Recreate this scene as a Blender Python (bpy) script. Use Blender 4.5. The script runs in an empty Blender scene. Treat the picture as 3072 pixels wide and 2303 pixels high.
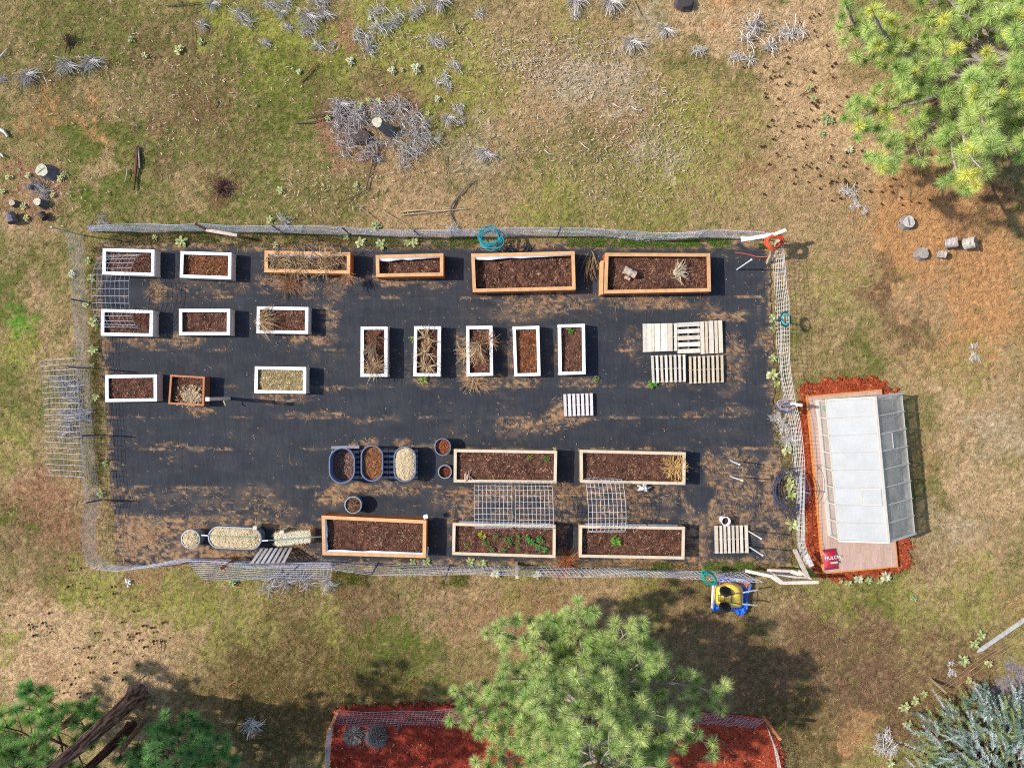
import bpy, math, random
import numpy as np
from mathutils import Vector, Matrix

rng = np.random.default_rng(7)
random.seed(7)
PI = math.pi
scene = bpy.context.scene
COL = scene.collection

# ---------------------------------------------------------------- camera scale
CAM_H = 22.7            # height of the drone over the ground, metres
PPM = 90.0              # photograph pixels per metre on the ground
CX, CY = 1536.0, 1151.5


def P(px, py, z=0.0):
    """photograph pixel -> the point of the place that stands there at height z"""
    k = (CAM_H - z) / CAM_H / PPM
    return np.array([(px - CX) * k, (CY - py) * k, z])


GAIN = 1.5


def A(r, g, b):
    """colour a sunlit surface shows -> its albedo"""
    out = []
    for c in (r, g, b):
        c = c / 255.0
        c = c / 12.92 if c <= 0.04045 else ((c + 0.055) / 1.055) ** 2.4
        out.append(min(0.85, c / GAIN))
    return np.array(out)


# ---------------------------------------------------------------- numpy noise
_tab = np.random.default_rng(3).random((256, 256))


def vnoise(x, y, seed=0):
    x = np.asarray(x, float) + seed * 17.31
    y = np.asarray(y, float) + seed * 7.77
    xi = np.floor(x).astype(int)
    yi = np.floor(y).astype(int)
    fx = x - xi
    fy = y - yi
    fx = fx * fx * (3 - 2 * fx)
    fy = fy * fy * (3 - 2 * fy)
    a = _tab[xi & 255, yi & 255]
    b = _tab[(xi + 1) & 255, yi & 255]
    c = _tab[xi & 255, (yi + 1) & 255]
    d = _tab[(xi + 1) & 255, (yi + 1) & 255]
    return (a * (1 - fx) + b * fx) * (1 - fy) + (c * (1 - fx) + d * fx) * fy


def fbm(x, y, o=4, seed=0):
    s = 0.0
    amp = 0.5
    f = 1.0
    t = 0.0
    for i in range(o):
        s = s + amp * vnoise(np.asarray(x) * f, np.asarray(y) * f, seed + i * 3)
        t += amp
        amp *= 0.5
        f *= 2.03
    return s / t


def sstep(a, b, x):
    t = np.clip((x - a) / (b - a), 0, 1)
    return t * t * (3 - 2 * t)


# ---------------------------------------------------------------- mesh builder
class NB:
    def __init__(self):
        self.v = []
        self.f = []      # list of (n,k) arrays
        self.c = []
        self.n = 0

    def add(self, v, f, c=None):
        v = np.asarray(v, float).reshape(-1, 3)
        if c is None:
            c = np.ones((len(v), 3))
        c = np.asarray(c, float)
        if c.ndim == 1:
            c = np.tile(c, (len(v), 1))
        fs = f if isinstance(f, list) else [f]
        groups = {}
        for a in fs:
            a = np.asarray(a, int)
            if a.ndim == 1:
                a = a.reshape(1, -1)
            groups.setdefault(a.shape[1], []).append(a)
        for k, g in groups.items():
            self.f.append(np.concatenate(g) + self.n)
        self.v.append(v)
        self.c.append(c)
        self.n += len(v)
        return self

    # --- solids
    def hexa(self, b, t, c=None):
        """b,t: four corners each (counter-clockwise from above)"""
        v = np.concatenate([np.asarray(b, float), np.asarray(t, float)])
        f = [[3, 2, 1, 0], [4, 5, 6, 7], [0, 1, 5, 4], [1, 2, 6, 5], [2, 3, 7, 6], [3, 0, 4, 7]]
        return self.add(v, np.array(f), c)

    def box(self, cx, cy, cz, sx, sy, sz, rz=0.0, c=None):
        q = np.array([[-sx, -sy], [sx, -sy], [sx, sy], [-sx, sy]]) / 2
        cs, sn = math.cos(rz), math.sin(rz)
        q = q @ np.array([[cs, sn], [-sn, cs]])
        b = np.c_[q + [cx, cy], np.full(4, cz - sz / 2)]
        t = np.c_[q + [cx, cy], np.full(4, cz + sz / 2)]
        return self.hexa(b, t, c)

    def beam(self, p0, p1, w, h, c=None, up=(0, 0, 1)):
        p0 = np.asarray(p0, float)
        p1 = np.asarray(p1, float)
        d = p1 - p0
        d /= np.linalg.norm(d)
        s = np.cross(d, up)
        if np.linalg.norm(s) < 1e-4:
            s = np.cross(d, (1, 0, 0))
        s /= np.linalg.norm(s)
        u = np.cross(s, d)
        o = [-s * w / 2 - u * h / 2, s * w / 2 - u * h / 2, s * w / 2 + u * h / 2, -s * w / 2 + u * h / 2]
        v = [p0 + k for k in o] + [p1 + k for k in o]
        f = [[0, 1, 2, 3], [7, 6, 5, 4], [0, 4, 5, 1], [1, 5, 6, 2], [2, 6, 7, 3], [3, 7, 4, 0]]
        return self.add(v, np.array(f), c)

    def tube(self, pts, r, sides=6, c=None, cap=True):
        pts = np.asarray(pts, float)
        n = len(pts)
        r = np.broadcast_to(np.asarray(r, float), (n,))
        d = np.gradient(pts, axis=0)
        d /= np.linalg.norm(d, axis=1)[:, None] + 1e-9
        ref = np.array([0, 0, 1.0])
        if abs(d[0] @ ref) > 0.9 and abs(d[-1] @ ref) > 0.9:
            ref = np.array([1.0, 0, 0])
        s = np.cross(d, ref)
        s /= np.linalg.norm(s, axis=1)[:, None] + 1e-9
        u = np.cross(s, d)
        a = np.arange(sides) * 2 * PI / sides
        ring = (np.cos(a)[None, :, None] * s[:, None, :] + np.sin(a)[None, :, None] * u[:, None, :]) * r[:, None, None] + pts[:, None, :]
        v = ring.reshape(-1, 3)
        i = np.arange(n - 1)[:, None] * sides
        j = np.arange(sides)[None, :]
        k = (j + 1) % sides
        f = np.stack([i + j, i + k, i + sides + k, i + sides + j], -1).reshape(-1, 4)
        fs = [f]
        if c is not None:
            c = np.asarray(c, float)
            if c.ndim == 2 and len(c) == n:
                c = np.repeat(c, sides, axis=0)
        if cap:
            fs += [np.arange(sides)[::-1], (n - 1) * sides + np.arange(sides)]
        return self.add(v, fs, c)

    def segs(self, p0, p1, r, c=None):
        """many thin wires at once: three-sided prisms"""
        p0 = np.asarray(p0, float).reshape(-1, 3)
        p1 = np.asarray(p1, float).reshape(-1, 3)
        d = p1 - p0
        d /= np.linalg.norm(d, axis=1)[:, None] + 1e-9
        ref = np.where((np.abs(d[:, 2]) > 0.8)[:, None], [[1.0, 0, 0]], [[0, 0, 1.0]])
        s = np.cross(d, ref)
        s /= np.linalg.norm(s, axis=1)[:, None] + 1e-9
        u = np.cross(s, d)
        vs = []
        for a in (PI / 2, PI * 7 / 6, PI * 11 / 6):
            o = (math.cos(a) * s + math.sin(a) * u) * r
            vs += [p0 + o, p1 + o]
        v = np.stack(vs, 1).reshape(-1, 3)
        base = np.arange(len(p0))[:, None, None] * 6
        f = (base + np.array([[0, 1, 3, 2], [2, 3, 5, 4], [4, 5, 1, 0]])[None]).reshape(-1, 4)
        if c is not None and np.asarray(c).ndim == 2:
            c = np.repeat(c, 6, axis=0)
        return self.add(v, f, c)

    def lathe(self, prof, cx=0, cy=0, sides=28, sx=1.0, sy=1.0, rz=0.0, c=None, stadium=0.0):
        """prof: list of (radius, z); stadium > 0 stretches the ring along y"""
        a = np.arange(sides) * 2 * PI / sides
        ca, sa = np.cos(a) * sx, np.sin(a) * sy
        vs = []
        for r, z in prof:
            x = ca * r
            y = sa * r + np.sign(np.round(sa, 6)) * stadium
            X = x * math.cos(rz) - y * math.sin(rz)
            Y = x * math.sin(rz) + y * math.cos(rz)
            vs.append(np.c_[X + cx, Y + cy, np.full(sides, z)])
        v = np.concatenate(vs)
        n = len(prof)
        i = np.arange(n - 1)[:, None] * sides
        j = np.arange(sides)[None, :]
        k = (j + 1) % sides
        f = np.stack([i + j, i + k, i + sides + k, i + sides + j], -1).reshape(-1, 4)
        return self.add(v, f, c)

    def disc(self, cx, cy, z, r, sides=28, stadium=0.0, c=None, rz=0.0, sx=1, sy=1):
        a = np.arange(sides) * 2 * PI / sides
        x = np.cos(a) * r * sx
        y = np.sin(a) * r * sy + np.sign(np.round(np.sin(a), 6)) * stadium
        v = np.c_[x * math.cos(rz) - y * math.sin(rz) + cx, x * math.sin(rz) + y * math.cos(rz) + cy, np.full(sides, z)]
        return self.add(v, np.arange(sides), c)

    def grid(self, X, Y, Z, c=None):
        m, n = X.shape
        v = np.c_[X.ravel(), Y.ravel(), Z.ravel()]
        i = np.arange(m - 1)[:, None] * n
        j = np.arange(n - 1)[None, :]
        f = np.stack([i + j, i + j + 1, i + n + j + 1, i + n + j], -1).reshape(-1, 4)
        return self.add(v, f, c)

    def chips(self, p, L, W, c, tilt=0.25, az=None):
        """many small flat pieces lying at points p"""
        p = np.asarray(p, float)
        n = len(p)
        if az is None:
            az = rng.random(n) * 2 * PI
        el = (rng.random(n) - 0.5) * 2 * tilt
        ro = (rng.random(n) - 0.5) * 2 * tilt
        d = np.c_[np.cos(az) * np.cos(el), np.sin(az) * np.cos(el), np.sin(el)]
        s = np.c_[-np.sin(az) * np.cos(ro), np.cos(az) * np.cos(ro), np.sin(ro)]
        d = d * (np.broadcast_to(L, (n,)) / 2)[:, None]
        s = s * (np.broadcast_to(W, (n,)) / 2)[:, None]
        v = np.stack([p - d - s, p + d - s, p + d * 0.9 + s, p - d * 0.95 + s], 1).reshape(-1, 3)
        f = np.arange(n)[:, None] * 4 + np.arange(4)[None]
        return self.add(v, f, np.repeat(np.asarray(c), 4, axis=0) if np.asarray(c).ndim == 2 else c)

    def blades(self, p, d, W, c):
        """many slim triangles from points p along vectors d"""
        p = np.asarray(p, float)
        d = np.asarray(d, float)
        n = len(p)
        s = np.cross(d, rng.normal(0, 0.5, (n, 3)) + [0, 0, 1.0])
        s /= np.linalg.norm(s, axis=1)[:, None] + 1e-9
        s *= (np.broadcast_to(W, (n,)) / 2)[:, None]
        v = np.stack([p - s, p + s, p + d], 1).reshape(-1, 3)
        f = np.arange(n)[:, None] * 3 + np.arange(3)[None]
        return self.add(v, f, np.repeat(np.asarray(c), 3, axis=0) if np.asarray(c).ndim == 2 else c)

    def mesh(self, mat, origin=(0, 0, 0), smooth=False):
        v = np.concatenate(self.v) - np.asarray(origin, float)
        c = np.concatenate(self.c)
        me = bpy.data.meshes.new('mesh')
        me.vertices.add(len(v))
        me.vertices.foreach_set('co', v.astype(np.float32).ravel())
        li = np.concatenate([f.ravel() for f in self.f])
        lt = np.concatenate([np.full(len(f), f.shape[1]) for f in self.f])
        ls = np.concatenate([[0], np.cumsum(lt)[:-1]])
        me.loops.add(len(li))
        me.loops.foreach_set('vertex_index', li.astype(np.int32))
        me.polygons.add(len(lt))
        me.polygons.foreach_set('loop_start', ls.astype(np.int32))
        me.polygons.foreach_set('use_smooth', np.full(len(lt), bool(smooth)))
        me.update(calc_edges=True)
        at = me.color_attributes.new('tint', 'FLOAT_COLOR', 'POINT')
        at.data.foreach_set('color', np.c_[c, np.ones(len(c))].astype(np.float32).ravel())
        if mat:
            me.materials.append(mat)
        return me


def link(name, me, parent=None, loc=(0, 0, 0)):
    o = bpy.data.objects.new(name, me)
    COL.objects.link(o)
    o.location = Vector([float(k) for k in loc])
    if parent is not None:
        o.parent = parent
    return o


def tag(o, label=None, cat=None, group=None, kind=None):
    if label:
        o['label'] = label
    if cat:
        o['category'] = cat
    if group:
        o['group'] = group
    if kind:
        o['kind'] = kind
    return o


def thing(name, loc, label, cat, group=None):
    return tag(link(name, None, None, loc), label, cat, group)


def part(name, nb, mat, root, smooth=False, parent=None):
    """a part built in place-coordinates under the thing's empty"""
    o = link(name, nb.mesh(mat, np.array(root.location), smooth), parent or root)
    return o


def solo(name, nb, mat, origin, label, cat, group=None, smooth=False):
    return tag(link(name, nb.mesh(mat, origin, smooth), None, origin), label, cat, group)


ORD = ['first', 'second', 'third', 'fourth', 'fifth', 'sixth', 'seventh', 'eighth', 'ninth', 'tenth', 'eleventh', 'twelfth', 'thirteenth',
       'fourteenth', 'fifteenth', 'sixteenth', 'seventeenth', 'eighteenth', 'nineteenth', 'twentieth', 'twenty-first', 'twenty-second',
       'twenty-third', 'twenty-fourth', 'twenty-fifth', 'twenty-sixth']

# ---------------------------------------------------------------- materials
MATS = {}


def mat(name, color=(1, 1, 1), rough=0.8, var=0.25, scale=12.0, bump=0.0, bscale=40.0, stretch=None, spec=0.3, metallic=0.0, trans=0.0,
        color2=None, subsurf=0.0, clear=0.0):
    """albedo = colour x tint attribute x noise"""
    m = bpy.data.materials.new(name)
    m.use_nodes = True
    nt = m.node_tree
    N = nt.nodes
    L = nt.links
    b = N['Principled BSDF']
    b.inputs['Roughness'].default_value = rough
    b.inputs['Specular IOR Level'].default_value = spec
    b.inputs['Metallic'].default_value = metallic
    at = N.new('ShaderNodeAttribute')
    at.attribute_name = 'tint'
    tc = N.new('ShaderNodeTexCoord')
    mp = N.new('ShaderNodeMapping')
    L.new(tc.outputs['Object'], mp.inputs['Vector'])
    if stretch:
        mp.inputs['Scale'].default_value = stretch
    nz = N.new('ShaderNodeTexNoise')
    nz.inputs['Scale'].default_value = scale
    nz.inputs['Detail'].default_value = 6
    nz.inputs['Roughness'].default_value = 0.65
    L.new(mp.outputs[0], nz.inputs['Vector'])
    rp = N.new('ShaderNodeValToRGB')
    c1 = np.asarray(color, float)
    c0 = np.clip(c1 * (1 - var), 0, 1) if color2 is None else np.asarray(color2, float)
    ch = np.clip(c1 * (1 + var * 0.7), 0, 1.6)
    rp.color_ramp.elements[0].position = 0.3
    rp.color_ramp.elements[0].color = (*c0, 1)
    rp.color_ramp.elements[1].position = 0.7
    rp.color_ramp.elements[1].color = (*ch, 1)
    L.new(nz.outputs['Fac'], rp.inputs['Fac'])
    mx = N.new('ShaderNodeMix')
    mx.data_type = 'RGBA'
    mx.blend_type = 'MULTIPLY'
    mx.inputs['Factor'].default_value = 1
    L.new(rp.outputs['Color'], mx.inputs['A'])
    L.new(at.outputs['Color'], mx.inputs['B'])
    L.new(mx.outputs['Result'], b.inputs['Base Color'])
    if bump:
        n2 = N.new('ShaderNodeTexNoise')
        n2.inputs['Scale'].default_value = bscale
        n2.inputs['Detail'].default_value = 5
        L.new(mp.outputs[0], n2.inputs['Vector'])
        bp = N.new('ShaderNodeBump')
        bp.inputs['Strength'].default_value = bump
        bp.inputs['Distance'].default_value = 0.02
        L.new(n2.outputs['Fac'], bp.inputs['Height'])
        L.new(bp.outputs[0], b.inputs['Normal'])
    out = N['Material Output']
    if trans:
        tl = N.new('ShaderNodeBsdfTranslucent')
        L.new(mx.outputs['Result'], tl.inputs['Color'])
        ms = N.new('ShaderNodeMixShader')
        ms.inputs[0].default_value = trans
        L.new(b.outputs[0], ms.inputs[1])
        L.new(tl.outputs[0], ms.inputs[2])
        L.new(ms.outputs[0], out.inputs['Surface'])
        last = ms
    else:
        last = b
    if clear:
        tr = N.new('ShaderNodeBsdfTransparent')
        m2 = N.new('ShaderNodeMixShader')
        m2.inputs[0].default_value = clear
        L.new(last.outputs[0], m2.inputs[1])
        L.new(tr.outputs[0], m2.inputs[2])
        L.new(m2.outputs[0], out.inputs['Surface'])
    MATS[name] = m
    return m


M_ground = mat('ground_earth', (1, 1, 1), 0.95, 0.22, 9.0, 0.6, 30.0, spec=0.1)
M_litter = mat('plant_litter', (1, 1, 1), 0.9, 0.10, 3.0, spec=0.15, trans=0.15)
M_soil = mat('bed_soil', (1, 1, 1), 0.95, 0.35, 22.0, 0.8, 45.0, spec=0.1)
M_white = mat('white_paint', (0.80, 0.79, 0.77), 0.6, 0.10, 6.0, 0.1, 60.0, spec=0.3)
M_whiteboard = mat('whitewashed_board', A(244, 222, 204), 0.75, 0.2, 5.0, 0.2, 50.0, stretch=(1, 1, 6))
M_cedar_top = mat('cedar_trim', A(240, 182, 124), 0.7, 0.22, 5.0, 0.15, 60.0)
M_cedar = mat('cedar_board', A(226, 122, 60), 0.75, 0.3, 4.0, 0.2, 40.0, stretch=(1, 1, 7))
M_brown_top = mat('brown_trim', A(206, 134, 92), 0.75, 0.2, 6.0)
M_brown = mat('brown_board', A(150, 88, 58), 0.8, 0.25, 6.0)
M_pale_top = mat('pine_trim', A(240, 218, 186), 0.7, 0.16, 5.0, 0.15, 60.0)
M_pale = mat('pine_board', A(196, 150, 104), 0.8, 0.25, 5.0, 0.2, 40.0, stretch=(1, 1, 7))
M_liner = mat('white_liner', (0.72, 0.73, 0.76), 0.5, 0.1, 14.0)
M_pallet = mat('pallet_wood', (1, 1, 1), 0.85, 0.22, 7.0, 0.3, 60.0)
M_steel = mat('galvanised_wire', (1.25, 1.25, 1.25), 0.5, 0.15, 20.0, spec=0.4)
M_post = mat('painted_post', A(70, 82, 122), 0.55, 0.25, 10.0, spec=0.4)
M_tub = mat('rubber_tub', A(118, 128, 160), 0.5, 0.2, 10.0, spec=0.4)
M_galv = mat('galvanised_tub', A(176, 182, 192), 0.4, 0.2, 14.0, spec=0.5, metallic=0.4)
M_straw = mat('pale_straw', (1, 1, 1), 0.9, 0.15, 20.0, spec=0.1, trans=0.1)
M_wood_grey = mat('weathered_wood', (1, 1, 1), 0.9, 0.3, 9.0, 0.4, 40.0)
M_hose = mat('hose_plastic', (1, 1, 1), 0.35, 0.1, 10.0, spec=0.5)
M_plastic = mat('smooth_plastic', (1, 1, 1), 0.35, 0.08, 8.0, spec=0.5)
M_needle = mat('pine_needles', (1.15, 1.15, 1.15), 0.55, 0.12, 3.0, spec=0.3, trans=0.2)
M_bark = mat('pine_bark', (1, 1, 1), 0.95, 0.55, 9.0, 1.0, 22.0, stretch=(1, 1, 0.35), spec=0.1)
M_leaf = mat('weed_leaf', (1, 1, 1), 0.7, 0.15, 10.0, spec=0.2, trans=0.2)
M_twig = mat('dry_twigs', (1.3, 1.3, 1.3), 0.9, 0.12, 8.0, spec=0.1)
M_tarp = mat('blue_tarp', A(48, 124, 250), 0.4, 0.2, 9.0, 0.4, 30.0, spec=0.5)
M_mulch = mat('red_mulch', (1, 1, 1), 0.95, 0.4, 18.0, 0.9, 40.0, spec=0.08)
M_metal_dark = mat('dark_frame', A(150, 140, 135), 0.5, 0.2, 10.0, spec=0.5)
# ================================================================ ground colours, tree shade included in the dark patches
C_BASE = A(158, 138, 94)
KINDS = {
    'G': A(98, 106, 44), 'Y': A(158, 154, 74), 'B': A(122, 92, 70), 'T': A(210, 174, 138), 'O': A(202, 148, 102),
    'P': A(200, 180, 156), 'D': A(100, 82, 48), 'R': A(164, 120, 94), 'L': A(150, 140, 150), 'K': A(188, 154, 118), 'N': A(92, 150, 40), }  # D: dark olive with tree shade put into the colour
# (x, y, radius, kind, strength) on a 2212-wide view of the photograph
PATCH = [  # D and lower right B patches paint pine shadow into the ground colour
    (1000, 1330, 320, 'B', .3), (760, 1330, 240, 'G', .35), (1300, 1300, 240, 'B', .25), (900, 1440, 240, 'G', .4), (1750, 1500, 240, 'B', .4), (1500, 1330, 200, 'B', .3), (130, 1130, 150, 'B', .5), (60, 1080, 120, 'R', .5), (1950, 1330, 200, 'Y', .35), (1280, 420, 260, 'G', .3), (1000, 400, 200, 'B', .25),
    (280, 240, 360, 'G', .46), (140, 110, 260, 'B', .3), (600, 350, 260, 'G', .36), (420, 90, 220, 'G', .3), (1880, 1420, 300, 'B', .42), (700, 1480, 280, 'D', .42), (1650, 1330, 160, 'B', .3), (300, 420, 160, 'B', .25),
    (1700, 480, 260, 'K', .5), (1850, 330, 260, 'K', .5), (1700, 150, 200, 'K', .5), (2080, 700, 240, 'O', .42), (2120, 900, 180, 'K', .55), (2100, 1150, 190, 'K', .5), (1950, 480, 200, 'O', .5), (1550, 300, 260, 'K', .35), (1250, 330, 260, 'K', .35), (1350, 120, 220, 'K', .4), (1100, 200, 200, 'K', .3), (60, 700, 160, 'K', .35), (150, 1350, 240, 'K', .4), (1000, 1300, 260, 'K', .35), (700, 1320, 240, 'K', .3), (1900, 1350, 260, 'K', .25), (850, 330, 200, 'K', .3),
    (150, 60, 190, 'G', .45), (420, 160, 220, 'B', .35), (120, 200, 120, 'B', .35), (330, 120, 90, 'B', .4), (220, 190, 80, 'K', .4),
    (420, 230, 120, 'B', .4), (300, 220, 120, 'K', .35), (560, 260, 130, 'G', .4),
    (200, 290, 70, 'G', .9), (250, 275, 55, 'G', .6), (260, 350, 60, 'G', .5), (550, 95, 100, 'G', .65), (650, 120, 130, 'Y', .75),
    (600, 55, 110, 'Y', .6), (850, 60, 130, 'Y', .6), (460, 20, 70, 'Y', .7), (230, 410, 70, 'G', .75), (195, 440, 50, 'G', .7), (330, 320, 70, 'G', .4),
    (640, 180, 140, 'G', .55), (420, 470, 130, 'G', .5), (560, 430, 110, 'G', .45), (60, 420, 90, 'R', .7), (50, 480, 70, 'K', .6), (30, 360, 50, 'R', .5),
    (90, 250, 70, 'O', .45), (190, 250, 34, 'O', .7), (225, 310, 36, 'O', .55), (225, 360, 55, 'K', .6), (470, 400, 50, 'B', .6), (350, 360, 60, 'B', .4),
    (390, 420, 60, 'K', .5), (280, 460, 60, 'G', .5), (320, 270, 50, 'B', .45), (510, 330, 90, 'B', .3),
    (720, 75, 45, 'R', .6), (1000, 190, 160, 'Y', .5), (1150, 60, 200, 'K', .55), (1050, 120, 120, 'Y', .4), (880, 120, 90, 'Y', .5),
    (730, 290, 75, 'R', .75), (790, 330, 70, 'R', .55), (700, 260, 55, 'B', .5), (840, 195, 110, 'B', .45), (690, 200, 60, 'B', .4), (740, 240, 60, 'L', .3),
    (850, 250, 80, 'R', .4), (600, 300, 70, 'G', .4), (960, 260, 90, 'G', .3), (1000, 330, 80, 'L', .25), (900, 390, 120, 'K', .5), (860, 420, 120, 'R', .3),
    (740, 420, 90, 'G', .4), (1040, 330, 80, 'P', .35), (1070, 460, 120, 'K', .45), (960, 450, 90, 'K', .6), (700, 470, 80, 'B', .3), (850, 470, 120, 'K', .5),
    (1250, 150, 90, 'P', .55), (1350, 185, 70, 'P', .55), (1200, 200, 80, 'P', .4), (1420, 320, 60, 'P', .5), (1440, 350, 40, 'P', .5), (1130, 260, 110, 'K', .5),
    (1330, 260, 60, 'R', .4), (1380, 90, 60, 'P', .35), (1250, 60, 90, 'Y', .4), (1480, 230, 110, 'Y', .45), (1500, 320, 120, 'Y', .45), (1290, 330, 90, 'G', .35),
    (1200, 430, 110, 'Y', .45), (1400, 430, 150, 'Y', .4), (1600, 400, 100, 'Y', .35), (1600, 160, 70, 'G', .45), (1480, 130, 60, 'G', .4), (1640, 250, 70, 'Y', .4),
    (1150, 350, 80, 'G', .35), (1240, 480, 70, 'G', .4), (1380, 490, 90, 'G', .35),
    (1520, 30, 80, 'T', .8), (1580, 60, 60, 'T', .7), (1560, 20, 45, 'O', .5), (1400, 50, 60, 'P', .5), (1650, 40, 80, 'T', .5), (1760, 60, 110, 'T', .75), (1830, 60, 80, 'T', .6),
    (1720, 190, 100, 'T', .55), (1780, 250, 100, 'T', .75), (1830, 330, 90, 'T', .75), (1720, 300, 80, 'T', .5), (1620, 390, 50, 'R', .55), (1690, 400, 90, 'K', .4),
    (1900, 330, 120, 'T', .6), (2000, 400, 140, 'O', .6), (1950, 430, 130, 'O', .55), (1850, 400, 120, 'K', .6), (2080, 440, 140, 'O', .7),
    (1990, 560, 150, 'O', .75), (2110, 560, 150, 'O', .8), (2130, 680, 130, 'O', .6), (2000, 650, 100, 'K', .5), (1890, 590, 40, 'B', .5), (1905, 640, 50, 'B', .65),
    (1950, 690, 60, 'B', .6), (1990, 720, 45, 'B', .6), (2130, 440, 55, 'B', .7), (2090, 470, 60, 'B', .5), (1960, 410, 50, 'B', .4), (1790, 530, 110, 'K', .5),
    (1790, 610, 80, 'Y', .35), (1830, 780, 90, 'G', .55), (1900, 790, 70, 'G', .5), (1800, 740, 80, 'K', .4), (1760, 700, 50, 'B', .4), (1760, 780, 60, 'K', .4),
    (1960, 780, 100, 'K', .45), (2150, 830, 110, 'K', .55), (2080, 780, 90, 'Y', .35), (2070, 900, 80, 'T', .55), (2090, 1020, 90, 'T', .55), (2170, 930, 90, 'P', .4),
    (2010, 900, 50, 'G', .4), (2010, 1060, 70, 'G', .5), (1990, 1000, 60, 'O', .3), (2180, 1080, 80, 'T', .45), (2060, 1150, 90, 'P', .4), (2010, 1270, 90, 'T', .45),
    (2000, 1230, 70, 'B', .35), (2130, 1200, 110, 'K', .4), (2100, 1290, 110, 'Y', .4),
    (15, 640, 90, 'G', .65), (30, 760, 80, 'Y', .6), (20, 860, 90, 'G', .5), (40, 960, 70, 'Y', .5), (90, 640, 60, 'K', .6), (110, 740, 60, 'K', .55), (60, 1000, 60, 'K', .6),
    (30, 690, 34, 'N', .55), (100, 1060, 80, 'R', .65), (50, 1110, 70, 'B', .5), (130, 1160, 60, 'R', .5), (20, 1120, 50, 'G', .6), (180, 1080, 60, 'K', .5),
    (230, 1180, 90, 'K', .5), (200, 1150, 60, 'R', .3),
    (130, 1260, 90, 'G', .5), (190, 1290, 110, 'Y', .55), (330, 1300, 100, 'Y', .5), (60, 1280, 70, 'R', .4), (320, 1240, 70, 'R', .5), (420, 1330, 110, 'Y', .5),
    (60, 1400, 160, 'T', .7), (160, 1420, 150, 'T', .75), (250, 1470, 150, 'T', .75), (180, 1520, 130, 'T', .7), (350, 1430, 110, 'T', .5), (300, 1540, 120, 'T', .6), (90, 1460, 40, 'R', .4),
    (400, 1560, 140, 'R', .4), (10, 1400, 40, 'Y', .6), (5, 1520, 40, 'Y', .5), (380, 1400, 60, 'K', .5),
    (560, 1260, 100, 'Y', .4), (620, 1270, 90, 'B', .4), (780, 1290, 110, 'B', .55), (950, 1270, 90, 'B', .5), (700, 1340, 80, 'Y', .45), (560, 1350, 100, 'Y', .35),
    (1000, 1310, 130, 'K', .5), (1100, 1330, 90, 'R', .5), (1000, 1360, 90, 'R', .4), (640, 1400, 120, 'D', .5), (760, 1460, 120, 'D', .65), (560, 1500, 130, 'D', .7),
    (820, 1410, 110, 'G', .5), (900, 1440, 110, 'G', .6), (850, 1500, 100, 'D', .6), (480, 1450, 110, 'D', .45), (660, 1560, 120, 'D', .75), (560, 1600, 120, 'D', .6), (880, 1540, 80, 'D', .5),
    (1280, 1270, 110, 'K', .5), (1200, 1320, 110, 'R', .4), (1300, 1330, 90, 'K', .5), (1120, 1260, 80, 'Y', .35), (1400, 1280, 90, 'Y', .4), (1480, 1320, 110, 'B', .5), (1560, 1400, 120, 'R', .45),
    (1650, 1450, 130, 'B', .65), (1750, 1370, 120, 'B', .55), (1700, 1560, 110, 'D', .6), (1850, 1420, 140, 'B', .65), (1790, 1260, 100, 'Y', .4), (1900, 1270, 80, 'G', .55),  # brown soil tones that also carry the lower pine's soft shadow
    (1960, 1300, 100, 'Y', .45), (2060, 1440, 100, 'B', .6), (1900, 1490, 120, 'B', .6), (1850, 1590, 80, 'O', .45), (1900, 1640, 80, 'Y', .4), (1970, 1540, 80, 'B', .6), (1780, 1620, 60, 'D', .5),
    (2190, 1400, 60, 'Y', .4), (2190, 1480, 60, 'L', .9), (2130, 1500, 50, 'B', .5), (2200, 1330, 60, 'O', .35), (1640, 1340, 70, 'D', .5), (1700, 1320, 60, 'K', .4),
]


def ground_colour(px, py):
    x = px / 1.3888
    y = py / 1.3888
    wx = x + (fbm(x / 45, y / 45, 3, 1) - .5) * 120 + (fbm(x / 11, y / 11, 2, 14) - .5) * 55
    wy = y + (fbm(x / 45, y / 45, 3, 2) - .5) * 120 + (fbm(x / 11, y / 11, 2, 15) - .5) * 55
    c = np.tile(C_BASE, (len(x), 1))
    n1 = fbm(x / 60, y / 60, 4, 5)
    n2 = fbm(x / 22, y / 22, 4, 6)
    c = c * (1 - sstep(.5, .75, n1)[:, None] * .6) + KINDS['K'] * sstep(.5, .75, n1)[:, None] * .6
    g = sstep(.48, .68, n2)[:, None] * .6
    c = c * (1 - g) + KINDS['G'] * g
    crumb = {}
    for i_, k in enumerate(KINDS):
        crumb[k] = (fbm(x / 6.5, y / 6.5, 3, 200 + i_ * 5) - .5) * 1.5
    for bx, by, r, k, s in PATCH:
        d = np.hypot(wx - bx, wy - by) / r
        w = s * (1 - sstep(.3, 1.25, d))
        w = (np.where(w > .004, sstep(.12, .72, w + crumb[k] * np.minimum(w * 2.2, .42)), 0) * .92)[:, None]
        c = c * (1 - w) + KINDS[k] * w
    # fine mottling: straw, moss and bare specks
    n3 = fbm(x / 5, y / 5, 3, 8)
    n4 = fbm(x / 2.6, y / 2.6, 2, 9)
    n5 = fbm(x / 9, y / 9, 3, 11)
    w = (sstep(.55, .8, n3) * .45)[:, None]
    c = c * (1 - w) + KINDS['B'] * w
    w = (sstep(.58, .8, n5) * .35)[:, None]
    c = c * (1 - w) + KINDS['K'] * w
    w = (sstep(.5, .72, vnoise(x / 7, y / 7, 18)) * sstep(.45, .7, n1) * .4)[:, None]
    c = c * (1 - w) + KINDS['G'] * w
    c = c * (0.62 + 0.95 * n4)[:, None]
    return c * np.array([1.0, 1.03, .95])


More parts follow.
